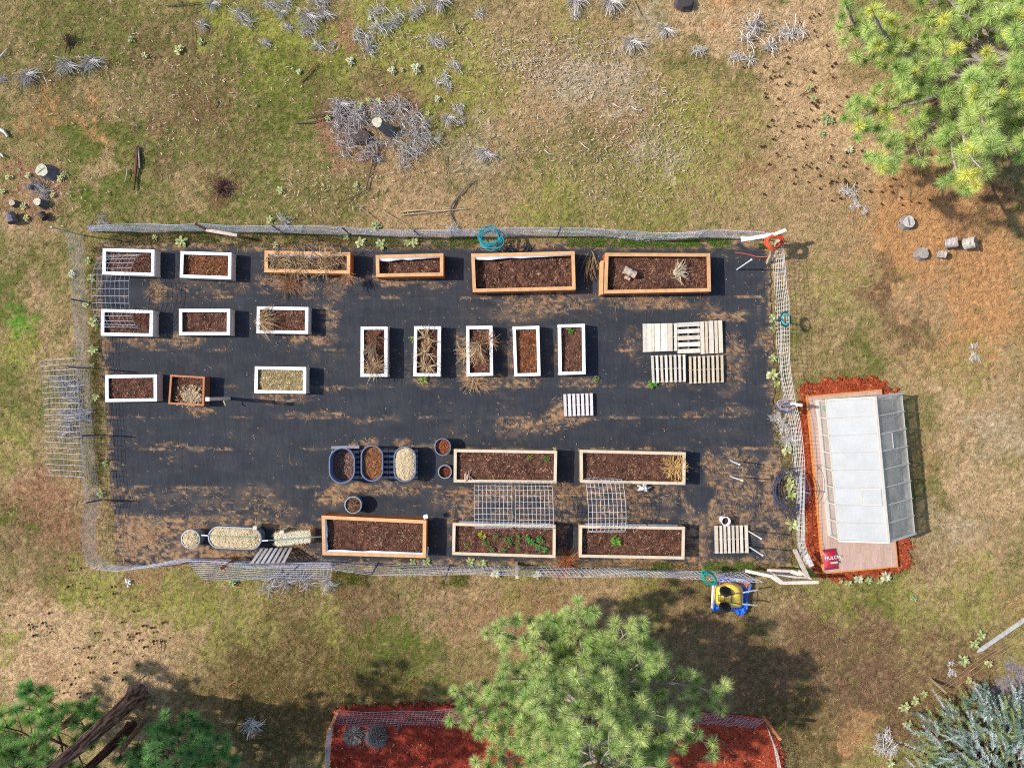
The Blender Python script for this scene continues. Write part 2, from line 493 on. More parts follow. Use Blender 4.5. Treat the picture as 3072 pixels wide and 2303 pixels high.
# ---------------------------------------------------------------- ground sheet
def axis(lo, hi, step):
    mid = np.arange(lo, hi + step / 2, step)
    far = np.array([1.5, 4, 9, 20, 45, 100, 220, 480])
    return np.concatenate([lo - far[::-1], mid, hi + far])


gx = axis(-20.0, 20.0, 0.075)
gy = axis(-15.5, 15.5, 0.075)
X, Y = np.meshgrid(gx, gy)
gpx = X.ravel() * PPM + CX
gpy = CY - Y.ravel() * PPM
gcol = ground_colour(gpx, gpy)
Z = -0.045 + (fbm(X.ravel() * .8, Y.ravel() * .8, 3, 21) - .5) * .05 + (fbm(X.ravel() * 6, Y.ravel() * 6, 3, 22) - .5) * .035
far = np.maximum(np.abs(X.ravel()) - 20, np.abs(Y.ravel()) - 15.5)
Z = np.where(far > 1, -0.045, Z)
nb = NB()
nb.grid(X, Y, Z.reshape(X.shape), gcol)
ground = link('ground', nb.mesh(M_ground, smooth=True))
tag(ground, kind='structure')

# ---------------------------------------------------------------- black weed fabric in overlapping strips
FAB_Y = [731, 896, 1053, 1160, 1254, 1349, 1462, 1560, 1692]


def fab_left(y):
    return np.interp(y, [730, 800, 900, 1060, 1250, 1440, 1560, 1700], [298, 286, 296, 305, 318, 330, 342, 350])


def fab_right(y):
    return np.interp(y, [730, 760, 900, 1010, 1200, 1400, 1550, 1700], [2250, 2312, 2312, 2318, 2322, 2345, 2366, 2375])


# (x, y, rx, ry, strength) straw and soil lying on the fabric, photograph pixels
DIRT = [
    (1640, 905, 170, 40, .75), (1560, 940, 110, 30, .6), (1950, 905, 140, 28, .85), (2160, 945, 90, 14, .9), (2120, 930, 30, 30, .7), (480, 880, 60, 40, .7), (560, 1020, 80, 25, .8), (640, 860, 130, 40, .35),
    (990, 950, 40, 45, .75), (930, 1015, 90, 22, .8), (860, 850, 110, 35, .75), (1010, 860, 50, 60, .5), (860, 1190, 90, 22, .75), (420, 1025, 90, 20, .8), (300, 1030, 30, 20, .8), (600, 1240, 60, 22, .75),
    (1160, 840, 120, 18, .85), (1300, 850, 60, 18, .6), (1450, 1140, 70, 30, .8), (1390, 1060, 40, 70, .55), (1560, 1140, 60, 25, .6), (1540, 1050, 30, 90, .5), (1270, 1140, 50, 25, .5), (1740, 1145, 60, 22, .6), (1690, 1060, 30, 90, .3),
    (1680, 1240, 40, 40, .8), (1740, 1255, 60, 12, .8), (1580, 1275, 110, 30, .7), (1520, 1290, 60, 40, .5), (1660, 1265, 80, 20, .5), (1900, 1040, 40, 70, .35), (1990, 1155, 90, 14, .6), (2180, 1100, 60, 90, .5), (2210, 1040, 40, 50, .6),
    (2290, 1010, 16, 60, .7), (2285, 900, 18, 60, .4), (2200, 1235, 60, 22, .45), (2090, 1240, 60, 18, .4), (1120, 1255, 90, 10, .5), (940, 1245, 120, 8, .7), (1000, 1160, 120, 10, .6),
    (520, 1338, 60, 8, .8), (580, 1345, 50, 12, .6), (345, 1400, 40, 14, .5), (380, 1480, 80, 24, .55), (600, 1470, 110, 14, .5), (520, 1500, 110, 34, .3), (660, 1520, 130, 34, .45), (820, 1530, 90, 40, .5), (780, 1480, 90, 40, .4),
    (1000, 1490, 60, 40, .9), (1060, 1460, 100, 20, .85), (1150, 1465, 90, 24, .7), (1230, 1470, 60, 20, .65), (1090, 1325, 36, 22, .9), (1220, 1325, 22, 16, .9), (1290, 1330, 60, 10, .8), (1250, 1450, 70, 16, .6), (1320, 1500, 40, 40, .4), (1345, 1560, 30, 60, .7),
    (420, 1600, 120, 70, 1.1), (520, 1580, 130, 40, .9), (560, 1660, 140, 40, .9), (420, 1660, 100, 40, 1.0), (690, 1665, 120, 26, 1.0), (640, 1555, 120, 16, .9), (760, 1568, 120, 16, .8), (860, 1580, 110, 14, .8), (900, 1660, 60, 30, .7), (940, 1640, 30, 50, .5),
    (1400, 1510, 60, 60, .75), (1390, 1470, 60, 20, .9), (1560, 1480, 150, 30, .75), (1680, 1500, 60, 60, .85), (1720, 1480, 60, 40, .75), (1560, 1545, 150, 30, .45), (1700, 1560, 50, 20, .7), (1900, 1490, 60, 40, .8), (1960, 1480, 90, 40, .65), (1900, 1540, 120, 30, .6),
    (1800, 1500, 60, 60, .55), (1830, 1470, 120, 16, .8), (1690, 1690, 60, 26, 1.0), (1680, 1620, 24, 60, .6), (1540, 1690, 180, 14, 1.0), (1900, 1690, 180, 16, 1.0), (2090, 1640, 50, 60, .9), (2070, 1580, 40, 60, .6),
    (2130, 1390, 24, 50, .85), (2160, 1410, 60, 60, .6), (2220, 1380, 60, 40, .7), (2240, 1440, 30, 90, .7), (2200, 1480, 40, 90, .6), (2150, 1520, 24, 60, .85), (2190, 1560, 70, 30, .95), (2240, 1570, 40, 50, .8), (2300, 1460, 24, 130, .95), (2320, 1400, 24, 60, .9),
    (2110, 1570, 30, 40, .8), (2330, 1620, 40, 70, .9), (2290, 1640, 24, 50, .6), (2340, 1560, 34, 70, .8), (2130, 1690, 90, 20, 1.0), (2270, 1690, 90, 20, .95), (2060, 1510, 16, 40, .7), (2260, 1520, 10, 120, .7), (2150, 1450, 10, 90, .7), (1130, 1690, 120, 14, .9),
]


def dirt(px, py):
    wx = px + (fbm(px / 40, py / 40, 3, 31) - .5) * 70
    wy = py + (fbm(px / 40, py / 30, 3, 32) - .5) * 40
    d = sstep(.42, .75, fbm(px / 110, py / 70, 4, 33)) * .16 * sstep(.35, .65, fbm(px / 26, py / 18, 3, 34))
    for x, y, rx, ry, s in DIRT:
        q = np.hypot((wx - x) / rx, (wy - y) / ry)
        d = np.maximum(d, s * (1 - sstep(.45, 1.25, q)))
    for y in FAB_Y[1:-1]:
        yy = y + (fbm(px / 200, px * 0, 2, 40 + y) - .5) * 8
        seam = np.exp(-((py - yy + 3) / 4.0) ** 2) * sstep(.42, .7, fbm(px / 60, px * 0 + y, 3, 41)) * .95
        d = np.maximum(d, seam)
    edge = np.minimum(px - fab_left(py), fab_right(py) - px)
    d = np.maximum(d, (1 - sstep(0, 26, edge + (fbm(px / 18, py / 18, 2, 44) - .5) * 24)) * .8)
    top = (1 - sstep(0, 22, py - 735 + (fbm(px / 30, py / 30, 3, 45) - .5) * 30)) * .9
    d = np.maximum(d, top)
    bot = (1 - sstep(0, 18, 1690 - py + (fbm(px / 30, py / 30, 3, 46) - .5) * 30)) * .9
    return np.maximum(d, bot)


FAB = A(72, 73, 77)
FAB2 = A(54, 57, 63)
DUST = A(144, 120, 96)


def fabric_colour(px, py, k):
    base = FAB * (1 - .5) + FAB2 * .5
    n = fbm(px / 70, py / 26, 3, 51 + k)
    c = FAB[None] * n[:, None] + FAB2[None] * (1 - n[:, None])
    c = c * (0.85 + .3 * vnoise(px / 2.5, py / 40, 52))[:, None]
    d = dirt(px, py)
    w = (np.clip(d, 0, 1) * sstep(.28, .72, fbm(px / 16, py / 12, 3, 53)))[:, None] * .85
    c = c * (1 - w) + DUST * w
    s = fbm(px / 9, py / 6, 3, 54)
    w = sstep(.80 - .42 * d, .97 - .36 * d, s)[:, None] * .8
    straw = A(196, 146, 100) * (1 - fbm(px / 60, py / 60, 2, 55))[:, None] * 1.1 + A(176, 146, 112) * fbm(px / 60, py / 60, 2, 55)[:, None]
    return c * (1 - w) + straw * w


for k in range(len(FAB_Y) - 1):
    y0, y1 = FAB_Y[k] - 4, FAB_Y[k + 1] + 4
    ny = int((y1 - y0) / 3.6)
    nx = 560
    ys = np.linspace(y0, y1, ny)
    t = np.linspace(0, 1, nx)
    YY = np.repeat(ys[:, None], nx, 1)
    XX = fab_left(YY) + (fab_right(YY) - fab_left(YY)) * t[None]
    ed = (fbm(XX[0] / 50, XX[0] * 0 + k, 3, 60) - .5) * 7
    rag = 16 if k in (0, len(FAB_Y) - 2) else 0
    YY[0] += ed + (fbm(XX[0] / 22, XX[0] * 0, 3, 62) - .5) * (rag if k == 0 else 0)
    YY[-1] += (fbm(XX[0] / 50, XX[0] * 0 + k + 1, 3, 60) - .5) * 7
    lx = XX.copy()
    XX[:, 0] += (fbm(YY[:, 0] / 20, YY[:, 0] * 0, 3, 63) - .5) * 16
    XX[:, -1] += (fbm(YY[:, -1] / 20, YY[:, -1] * 0, 3, 64) - .5) * 20
    fp, fq = XX.ravel(), YY.ravel()
    wx_ = (fp - CX) / PPM
    wy_ = (CY - fq) / PPM
    z = 0.004 + (k % 2) * 0.006 + (fbm(wx_ * 1.1, wy_ * 4, 3, 61 + k) - .5) * .012
    rid = sstep(.62, .72, fbm(wx_ * .35, wy_ * 5 + k, 3, 66)) * .012
    nb = NB()
    nb.grid(wx_.reshape(XX.shape), wy_.reshape(XX.shape), (z + rid).reshape(XX.shape)[:, :], fabric_colour(fp, fq, k))
    # flip so that normals look up
    o = link('weed_fabric', nb.mesh(M_ground if False else MATS.get('fabric') or mat('fabric', (1, 1, 1), 0.9, 0.12, 25.0, 0.25, 120.0, spec=0.12), smooth=True))
    tag(o, kind='structure')

# ---------------------------------------------------------------- red mulch
def poly_in(px, py, poly):
    inside = np.zeros(len(px), bool)
    n = len(poly)
    for i in range(n):
        x0, y0 = poly[i]
        x1, y1 = poly[(i + 1) % n]
        c = ((y0 > py) != (y1 > py)) & (px < (x1 - x0) * (py - y0) / (y1 - y0 + 1e-9) + x0)
        inside ^= c
    return inside


MULCH = {
    'greenhouse': ([(2398, 1190), (2408, 1155), (2470, 1140), (2560, 1130), (2640, 1140), (2700, 1178), (2712, 1300), (2722, 1560), (2736, 1690), (2705, 1712), (2650, 1726), (2560, 1735), (2500, 1742), (2452, 1730), (2430, 1690), (2412, 1500), (2402, 1330)], (206, 104, 66), (142, 54, 32)),
    'lower_west': ([(994, 2122), (1180, 2112), (1420, 2108), (1700, 2112), (1700, 2420), (990, 2420)], (186, 80, 58), (124, 44, 32)),
    'lower_east': ([(1700, 2112), (2110, 2136), (2200, 2140), (2300, 2152), (2345, 2230), (2360, 2420), (1700, 2420)], (206, 98, 68), (140, 52, 36)),
}
for key, (poly, ca, cb) in MULCH.items():
    pa = np.array(poly, float)
    x0, y0 = pa.min(0) - 20
    x1, y1 = pa.max(0) + 20
    n = int((x1 - x0) * (y1 - y0) / (16 if key == 'greenhouse' else 26))
    px = rng.uniform(x0, x1, n)
    py = rng.uniform(y0, y1, n)
    jx = px + (fbm(px / 14, py / 14, 2, 71) - .5) * 34
    jy = py + (fbm(px / 14, py / 14, 2, 72) - .5) * 34
    ok = poly_in(jx, jy, poly)
    px, py = px[ok], py[ok]
    n = len(px)
    ca, cb = A(*ca), A(*cb)
    t = np.clip(rng.normal(.5, .28, n) + (fbm(px / 30, py / 30, 3, 73) - .5) * 1.0, 0, 1)[:, None]
    c = ca * t + cb * (1 - t)
    br = rng.random(n) < .10
    c[br] = A(222, 150, 112)
    br = rng.random(n) < .12
    c[br] *= .45
    nb = NB()
    w = np.c_[(px - CX) / PPM, (CY - py) / PPM, 0.0 + rng.random(n) * .05]
    nb.chips(w, rng.uniform(.05, .13, n), rng.uniform(.015, .035, n), c, tilt=.5)
    # bed under the chips
    gxx, gyy = np.meshgrid(np.arange(x0, x1, 6.0), np.arange(y0, y1, 6.0))
    q = NB()
    gpx_, gpy_ = gxx.ravel(), gyy.ravel()
    jx = gpx_ + (fbm(gpx_ / 14, gpy_ / 14, 2, 71) - .5) * 34
    jy = gpy_ + (fbm(gpx_ / 14, gpy_ / 14, 2, 72) - .5) * 34
    inn = poly_in(jx, jy, poly)
    zz = np.where(inn, 0.012 + fbm(gpx_ / 20, gpy_ / 20, 2, 75) * .03, -.12)
    tt = fbm(gpx_ / 12, gpy_ / 12, 3, 74)[:, None]
    nb.grid((gxx - CX) / PPM, (CY - gyy) / PPM, zz.reshape(gxx.shape), (ca * tt + cb * (1 - tt)))
    o = link('red_mulch', nb.mesh(M_mulch))
    tag(o, {'greenhouse': 'shredded red bark mulch spread all round the greenhouse deck', 'lower_west': 'dark red bark mulch bed left of the pine at the bottom',
            'lower_east': 'bright red bark mulch bed right of the pine at the bottom'}[key], 'mulch', 'red mulch beds', kind='stuff')

# ---------------------------------------------------------------- dry grass, straw and needles lying over the ground
def on_fabric(px, py):
    return (py > 738) & (py < 1686) & (px > fab_left(py) + 4) & (px < fab_right(py) - 4)


DECK = [(2425, 1186), (2690, 1175), (2745, 1180), (2700, 1710), (2478, 1716)]
n = 420000
px = rng.uniform(-90, 3160, n)
py = rng.uniform(-90, 2390, n)
ok = ~on_fabric(px, py)
for key, (poly, _, _) in MULCH.items():
    ok &= ~poly_in(px, py, poly)
ok &= ~poly_in(px, py, DECK)
px, py = px[ok], py[ok]
n = len(px)
c = ground_colour(px, py)
lum = c @ np.array([.3, .6, .1])
green = sstep(1.05, 1.35, c[:, 1] / (c[:, 0] + 1e-5) * 1.25)
az = rng.random(n) * 2 * PI
Lb = np.where(green > .4, rng.uniform(.05, .11, n), rng.uniform(.05, .22, n)) * (.6 + .9 * fbm(px / 12, py / 12, 2, 95))
el = np.where(green > .4, rng.uniform(.4, 1.2, n), rng.uniform(-.05, .22, n))
d = np.c_[np.cos(az) * np.cos(el), np.sin(az) * np.cos(el), np.sin(el)] * Lb[:, None]
k = rng.uniform(.35, 1.75, n)[:, None]
strawc = A(226, 188, 136) * .5 + A(190, 130, 78) * .5
m = (rng.random(n) < np.where(green > .4, .10, .20))[:, None]
cc = np.where(m, strawc * rng.uniform(.6, 1.35, n)[:, None], c * k)
p = np.c_[(px - CX) / PPM, (CY - py) / PPM, -0.028 + rng.random(n) * .02]
nb = NB()
nb.blades(p, d, rng.uniform(.006, .016, n), cc)
tag(link('dry_grass', nb.mesh(M_litter)), 'short dry grass, moss and fallen pine needles over the meadow', 'grass', kind='stuff')

# straw on the fabric
n = 420000
px = rng.uniform(270, 2390, n)
py = rng.uniform(730, 1700, n)
dd = dirt(px, py) * (.35 + 1.1 * sstep(.4, .75, fbm(px / 24, py / 16, 3, 81)))
ok = on_fabric(px, py) & (rng.random(n) < np.clip(dd, 0, 1) ** 1.8 * .34 + .0015)
px, py = px[ok], py[ok]
n = len(px)
az = np.where(rng.random(n) < .5, rng.normal(0, .35, n), rng.random(n) * 2 * PI)
v = ((px > 2080) & (py > 1360))
az = np.where(v & (rng.random(n) < .5), PI / 2 + rng.normal(0, .3, n), az)
Lb = rng.uniform(.05, .26, n)
el = rng.uniform(-.02, .16, n)
d = np.c_[np.cos(az) * np.cos(el), np.sin(az) * np.cos(el), np.sin(el)] * Lb[:, None]
t = np.clip(fbm(px / 70, py / 70, 3, 82) * 1.6 - .3 + rng.normal(0, .18, n), 0, 1)[:, None]
cc = (A(206, 146, 98) * t + A(206, 180, 150) * (1 - t)) * rng.uniform(.4, 1.3, n)[:, None]
nb = NB()
nb.blades(np.c_[(px - CX) / PPM, (CY - py) / PPM, 0.016 + rng.random(n) * .015], d, rng.uniform(.006, .014, n), cc)
# pale leaf scraps and pebbles scattered over the fabric
n = 1500
px = rng.uniform(300, 2350, n)
py = rng.uniform(740, 1680, n)
ok = rng.random(n) < .25 + .8 * dirt(px, py)
px, py = px[ok], py[ok]
n = len(px)
nb.chips(np.c_[(px - CX) / PPM, (CY - py) / PPM, np.full(n, .03)], rng.uniform(.015, .05, n), rng.uniform(.01, .03, n),
         A(214, 190, 168) * rng.uniform(.4, 1.15, n)[:, None], .5)
tag(link('straw_litter', nb.mesh(M_litter)), 'straw, pine needles and leaf scraps blown over the black fabric', 'straw litter', kind='stuff')

# green grass strips along the fence
STRIPS = [(1780, 2190, 716, 742, 7000, A(92, 150, 44)), (1700, 1800, 716, 738, 1500, A(110, 150, 60)), (1330, 1440, 708, 742, 1800, A(120, 150, 60)), (1085, 1330, 712, 742, 3500, A(128, 140, 74)),
          (640, 1085, 704, 742, 3800, A(112, 110, 56)), (330, 640, 704, 736, 2500, A(104, 100, 54)), (2100, 2260, 1684, 1712, 3200, A(104, 140, 50)), (1960, 2010, 1686, 1706, 700, A(100, 140, 50)),
          (700, 725, 1668, 1690, 500, A(110, 140, 60)), (1000, 1120, 1716, 1760, 1800, A(120, 130, 40)), (1320, 1400, 1725, 1760, 1200, A(128, 140, 44)), (268, 300, 740, 1500, 5000, A(138, 128, 70)),
          (2320, 2352, 800, 1340, 3800, A(150, 140, 76)), (2340, 2400, 1290, 1700, 3000, A(150, 140, 88)), (1380, 1700, 1680, 1700, 1400, A(140, 130, 70)), (1700, 2100, 1684, 1704, 1800, A(150, 126, 76)),
          (2262, 2330, 1690, 1712, 900, A(140, 120, 60))]
nb = NB()
for x0, x1, y0, y1, n, col in STRIPS:
    px = rng.uniform(x0, x1, n)
    py = rng.uniform(y0, y1, n)
    ok = fbm(px / 22, py / 22, 3, 91) > .4
    px, py = px[ok], py[ok]
    n = len(px)
    az = rng.random(n) * 2 * PI
    el = rng.uniform(.2, 1.2, n)
    d = np.c_[np.cos(az) * np.cos(el), np.sin(az) * np.cos(el), np.sin(el)] * rng.uniform(.05, .15, n)[:, None]
    cc = col * rng.uniform(.5, 1.5, n)[:, None]
    s = rng.random(n) < .3
    cc[s] = A(200, 170, 120) * rng.uniform(.5, 1.1, s.sum())[:, None]
    nb.blades(np.c_[(px - CX) / PPM, (CY - py) / PPM, np.full(n, .0)], d, rng.uniform(.008, .018, n), cc)
tag(link('fence_grass', nb.mesh(M_litter)), 'greener grass and weeds growing along the foot of the wire fence', 'grass', kind='stuff')

# pale wood chips strewn over the upper meadow
CH = [(1720, 190, 190, 110, 900), (1560, 170, 140, 80, 420), (2000, 440, 120, 80, 300), (1960, 300, 160, 90, 300), (1800, 420, 260, 120, 420), (1250, 130, 260, 60, 300), (1900, 560, 260, 110, 360),
      (1450, 440, 200, 120, 260), (560, 280, 320, 200, 260), (250, 240, 240, 160, 150), (1000, 560, 240, 80, 200), (2280, 120, 120, 120, 200), (150, 580, 140, 100, 120)]
nb = NB()
for x, y, sx, sy, n in CH:
    px = rng.normal(x, sx * .55, n)
    py = rng.normal(y, sy * .55, n)
    ok = (py < 680)
    px, py = px[ok], py[ok]
    n = len(px)
    nb.chips(np.c_[(px - CX) / PPM, (CY - py) / PPM, np.full(n, .02)], rng.uniform(.03, .13, n), rng.uniform(.012, .03, n), A(232, 206, 176) * rng.uniform(.45, 1.1, n)[:, None], .3)
tag(link('wood_chips', nb.mesh(M_litter)), 'pale wood chips and bark scraps strewn over the upper meadow', 'wood chips', kind='stuff')
# ================================================================ planters
def unit(v):
    return v / (np.linalg.norm(v) + 1e-9)


def soil_mesh(nb, c, z, ca, cb, mound=0.03, chipn=700, chipc=None):
    """rough soil between four corners, with bits of bark and straw on it"""
    c = np.asarray(c, float)
    Lx = np.linalg.norm(c[1] - c[0])
    Ly = np.linalg.norm(c[3] - c[0])
    nx, ny = max(8, int(Lx / .035)), max(8, int(Ly / .035))
    u, v = np.meshgrid(np.linspace(0, 1, nx), np.linspace(0, 1, ny))
    p = (c[0] * ((1 - u) * (1 - v))[..., None] + c[1] * (u * (1 - v))[..., None] + c[2] * (u * v)[..., None] + c[3] * ((1 - u) * v)[..., None])
    x, y = p[..., 0], p[..., 1]
    h = fbm(x * 5, y * 5, 4, 101) - .5
    zz = z + h * mound * 2.4 + (fbm(x * 2.2, y * 2.2, 2, 107) - .5) * mound * 2 + (rng.random(x.shape) - .5) * .014
    t = np.clip(fbm(x * 9, y * 9, 4, 102) * 1.5 - .25, 0, 1)[..., None]
    col = (ca * t + cb * (1 - t)).reshape(-1, 3)
    nb.grid(x, y, zz, col)
    n = int(chipn * Lx * Ly * 1.6)
    uu = rng.uniform(.02, .98, n)
    vv = rng.uniform(.03, .97, n)
    ok = fbm(uu * Lx * 3.2 + c[0][0], vv * Ly * 3.2 + c[0][1], 3, 104) > rng.uniform(.25, .75, n)
    uu, vv = uu[ok], vv[ok]
    n = len(uu)
    q = (c[0] * ((1 - uu) * (1 - vv))[:, None] + c[1] * (uu * (1 - vv))[:, None] + c[2] * (uu * vv)[:, None] + c[3] * ((1 - uu) * vv)[:, None])
    hh = z + (fbm(q[:, 0] * 5, q[:, 1] * 5, 4, 101) - .5) * mound * 2.4 + .012 + (fbm(q[:, 0] * 2.2, q[:, 1] * 2.2, 2, 107) - .5) * mound * 2
    base = ca if chipc is None else chipc
    cc = base * np.exp(rng.normal(-.1, .55, n))[:, None]
    b = rng.random(n) < .11
    cc[b] = A(222, 190, 150) * rng.uniform(.5, 1.1, b.sum())[:, None]
    nb.chips(np.c_[q[:, :2], hh], rng.uniform(.025, .12, n), rng.uniform(.005, .016, n), cc, .5)


SOIL_A, SOIL_B = A(132, 90, 72), A(64, 44, 38)
STYLE = {
    'white': dict(h=.42, tw=9.3, ov=.012, top='white_paint', side='whitewashed_board', depth=.11, planks=3),
    'cedar': dict(h=.55, tw=10.2, ov=.012, top='cedar_trim', side='cedar_board', depth=.25, planks=3),
    'brown': dict(h=.42, tw=5.5, ov=.0, top='brown_trim', side='brown_board', depth=.16, planks=3),
    'pale': dict(h=.55, tw=8.8, ov=.02, top='pine_trim', side='pine_board', depth=.10, planks=3),
}
PLANTERS = {}


def planter(key, style, quad, label, group, soil=None, liner='', lean=0.0, chipc=None, depth=None):
    s = STYLE[style]
    h = s['h']
    dep = s['depth'] if depth is None else depth
    c = np.array([P(x, y, h) for x, y in quad])     # NW NE SE SW at the top
    o = c.mean(0)
    o[2] = 0
    root = thing('planter_box', o, label, 'planter', group)
    dx0, dx1 = unit(c[1] - c[0]), unit(c[2] - c[3])
    dy0, dy1 = unit(c[3] - c[0]), unit(c[2] - c[1])
    tw = s['tw'] / PPM * (CAM_H - h) / CAM_H
    th = .032

    def lv(q, z):
        q = np.array(q)[:, :3].copy()
        q[:, 2] = z
        return q
    i0, i1, i2, i3 = c[0] + dy0 * tw, c[1] + dy1 * tw, c[2] - dy1 * tw, c[3] - dy0 * tw
    g = .0025
    rails = [[i0, i1, c[1], c[0]], [c[3], c[2], i2, i3],
             [i3 + dy0 * -g, i3 + dx1 * tw - dy0 * g, i0 + dx0 * tw + dy0 * g, i0 + dy0 * g], [i2 - dx1 * tw - dy1 * g, i2 - dy1 * g, i1 + dy1 * g, i1 - dx0 * tw + dy1 * g]]
    for r in rails:
        nb = NB()
        k = rng.uniform(.88, 1.06)
        dz = rng.uniform(-.002, .002)
        nb.hexa(lv(r, h - th + dz), lv(r, h + dz), np.full(3, k))
        part('trim_board', nb, MATS[s['top']], root)
    ov = s['ov']
    w = [c[0] + dx0 * ov + dy0 * ov, c[1] - dx0 * ov + dy1 * ov, c[2] - dx1 * ov - dy1 * ov, c[3] + dx1 * ov - dy0 * ov]
    bt = .028
    cent = c.mean(0)
    hh = h - th - .004
    for a, b in ((0, 1), (1, 2), (2, 3), (3, 0)):
        p0, p1 = w[a].copy(), w[b].copy()
        d = unit(p1 - p0)
        nrm = np.array([-d[1], d[0], 0])
        if nrm @ (cent - (p0 + p1) / 2) < 0:
            nrm = -nrm
        if a % 2 == 0:
            e = 0.0
        else:
            e = bt + .002
        q0, q1 = p0 + d * e, p1 - d * e
        nb = NB()
        n = s['planks']
        for i in range(n):
            z0, z1 = hh * i / n + .003, hh * (i + 1) / n - .003
            m = q0 + (q1 - q0)
            off = nrm * rng.uniform(0, .004)
            fq = [q0 + off, q1 + off, q1 + nrm * bt + off, q0 + nrm * bt + off]
            if np.cross(fq[1] - fq[0], fq[2] - fq[0])[2] < 0:
                fq = fq[::-1]
            nb.hexa(lv(fq, z0), lv(fq, z1), np.full(3, rng.uniform(.8, 1.12)))
        part('side_board', nb, MATS[s['side']], root)
    if style in ('cedar', 'pale', 'white'):
        pw = .085
        for a, (ux, uy) in enumerate(((dx0, dy0), (-dx0, dy1), (-dx1, -dy1), (dx1, -dy0))):
            q = w[a] - (ux + uy) * .014
            f = [q, q + ux * pw, q + ux * pw + uy * .014, q + uy * .014]
            f2 = [q, q + ux * .014, q + ux * .014 + uy * pw, q + uy * pw]
            nb = NB()
            for ff in (f, f2):
                if np.cross(ff[1] - ff[0], ff[2] - ff[0])[2] < 0:
                    ff = ff[::-1]
                nb.hexa(lv(ff, .002), lv(ff, hh - .002), np.full(3, .92))
            part('corner_post', nb, MATS[s['side']], root)
    b2 = bt + .004
    si = [w[3] + dx1 * b2 - dy0 * b2, w[2] - dx1 * b2 - dy1 * b2, w[1] - dx0 * b2 + dy1 * b2, w[0] + dx0 * b2 + dy0 * b2]
    nb = NB()
    ca, cb = soil or (SOIL_A, SOIL_B)
    soil_mesh(nb, lv(si, 0), h - dep, ca, cb, chipc=chipc, chipn=620, mound=.07 if key == 'O3' else .03)
    part('soil', nb, M_soil, root)
    for side in liner:
        if side == 'n':
            a, b, inw, t = i0 + dx0 * tw, i1 - dx0 * tw, dy0, (.09, .02)
        elif side == 's':
            a, b, inw, t = i3 + dx1 * tw, i2 - dx1 * tw, -dy0, (.05, .05)
        else:
            a, b, inw, t = i3 + dx1 * tw, i0 + dx0 * tw, dx0, (.05, .05)
        nb = NB()
        m = 24
        top = [a + (b - a) * i / (m - 1) for i in range(m)]
        X = np.array([[q + inw * kk * (t[0] + (t[1] - t[0]) * i / (m - 1)) * (.6 + .7 * vnoise(i * .4, 3.3, 5)) for i, q in enumerate(top)] for kk in (0, .5, 1)])
        zz = np.array([[h - .012 - kk * .07 for _ in top] for kk in (0, .5, 1)])
        nb.grid(X[..., 0], X[..., 1], zz)
        part('liner', nb, M_liner, root)
    PLANTERS[key] = dict(root=root, c=c, h=h, soil=h - dep, si=lv(si, 0))
    return root


GW = 'white trimmed planter boxes on the black fabric'
GC = 'cedar planter boxes on the black fabric'
GP = 'pale pine planter boxes on the black fabric'
planter('W1', 'white', [(308.4, 744.8), (463.1, 748.9), (462.3, 827.6), (306.8, 823.5)], 'white trimmed planter in the top left corner with a wire panel inside', GW)
planter('W2', 'white', [(541.8, 753.5), (694.2, 758), (692.9, 837.9), (539.1, 832.5)], 'white trimmed planter between the corner planter and the straw filled cedar planter', GW, soil=(A(150, 96, 62), SOIL_B))
planter('W3', 'white', [(304.1, 926.6), (458.8, 930.7), (457.1, 1009.4), (302.4, 1006.7)], 'white trimmed planter with wires running over its soil, below the corner planter', GW)
planter('W4', 'white', [(536.9, 926.6), (690.2, 926.6), (689.4, 1005.3), (536.9, 1005.3)], 'white trimmed planter of bare chips, middle one of three in its row', GW)
planter('W5', 'white', [(770.7, 919), (924.9, 921.2), (924, 1001.3), (769.4, 999.4)], 'white trimmed planter with a fan of dry stalks in its left end', GW)
planter('W6', 'white', [(315.7, 1124.9), (469.9, 1122.8), (470.4, 1203.6), (316.3, 1205.5)], 'white trimmed planter beside the small square brown planter', GW)
planter('W7', 'white', [(764.5, 1098.6), (918.3, 1100.8), (917.8, 1180.9), (762.6, 1178.7)], 'white trimmed planter filled with pale matted straw', GW, soil=(A(198, 174, 124), A(136, 114, 76)), chipc=A(204, 180, 130), depth=.07)
planter('W8', 'white', [(1082, 979.5), (1162.6, 979.5), (1162, 1130.1), (1081.4, 1130.1)], 'leftmost of the five upright white planters, grey matted stalks inside', GW)
planter('W9', 'white', [(1242.5, 978.2), (1322.3, 978.7), (1321, 1129.3), (1239.8, 1128)], 'upright white planter with three pale spidery dead plants', GW)
planter('W10', 'white', [(1398.3, 977.9), (1477.3, 977.1), (1479.2, 1126.6), (1399.9, 1128.5)], 'upright white planter with a dead plant hanging over its left side', GW)
planter('W11', 'white', [(1537.5, 979.5), (1617.8, 977.3), (1621.6, 1127.1), (1542.9, 1129.3)], 'upright white planter with nothing but bare brown chips', GW, soil=(A(156, 98, 66), A(96, 58, 40)))
planter('W12', 'white', [(1673.7, 973.3), (1754.6, 971.4), (1756.8, 1122.5), (1676.4, 1124.7)], 'upright white planter with a small green tuft at its top', GW)
planter('BR', 'brown', [(510.6, 1123.6), (614, 1129.6), (611.6, 1217.5), (504.3, 1211.5)], 'small square brown wooden planter with pale straw on its soil', None)
planter('O1', 'cedar', [(793.5, 751.6), (1050.8, 757), (1050, 821.4), (793, 816.7)], 'long cedar planter overflowing with dry straw', GC, liner='n', depth=.14)
planter('O2', 'cedar', [(1126.8, 765.2), (1329.9, 759.8), (1329.9, 827.6), (1128.1, 830.9)], 'smallest cedar planter, with bare soil and a white liner', GC, liner='n')
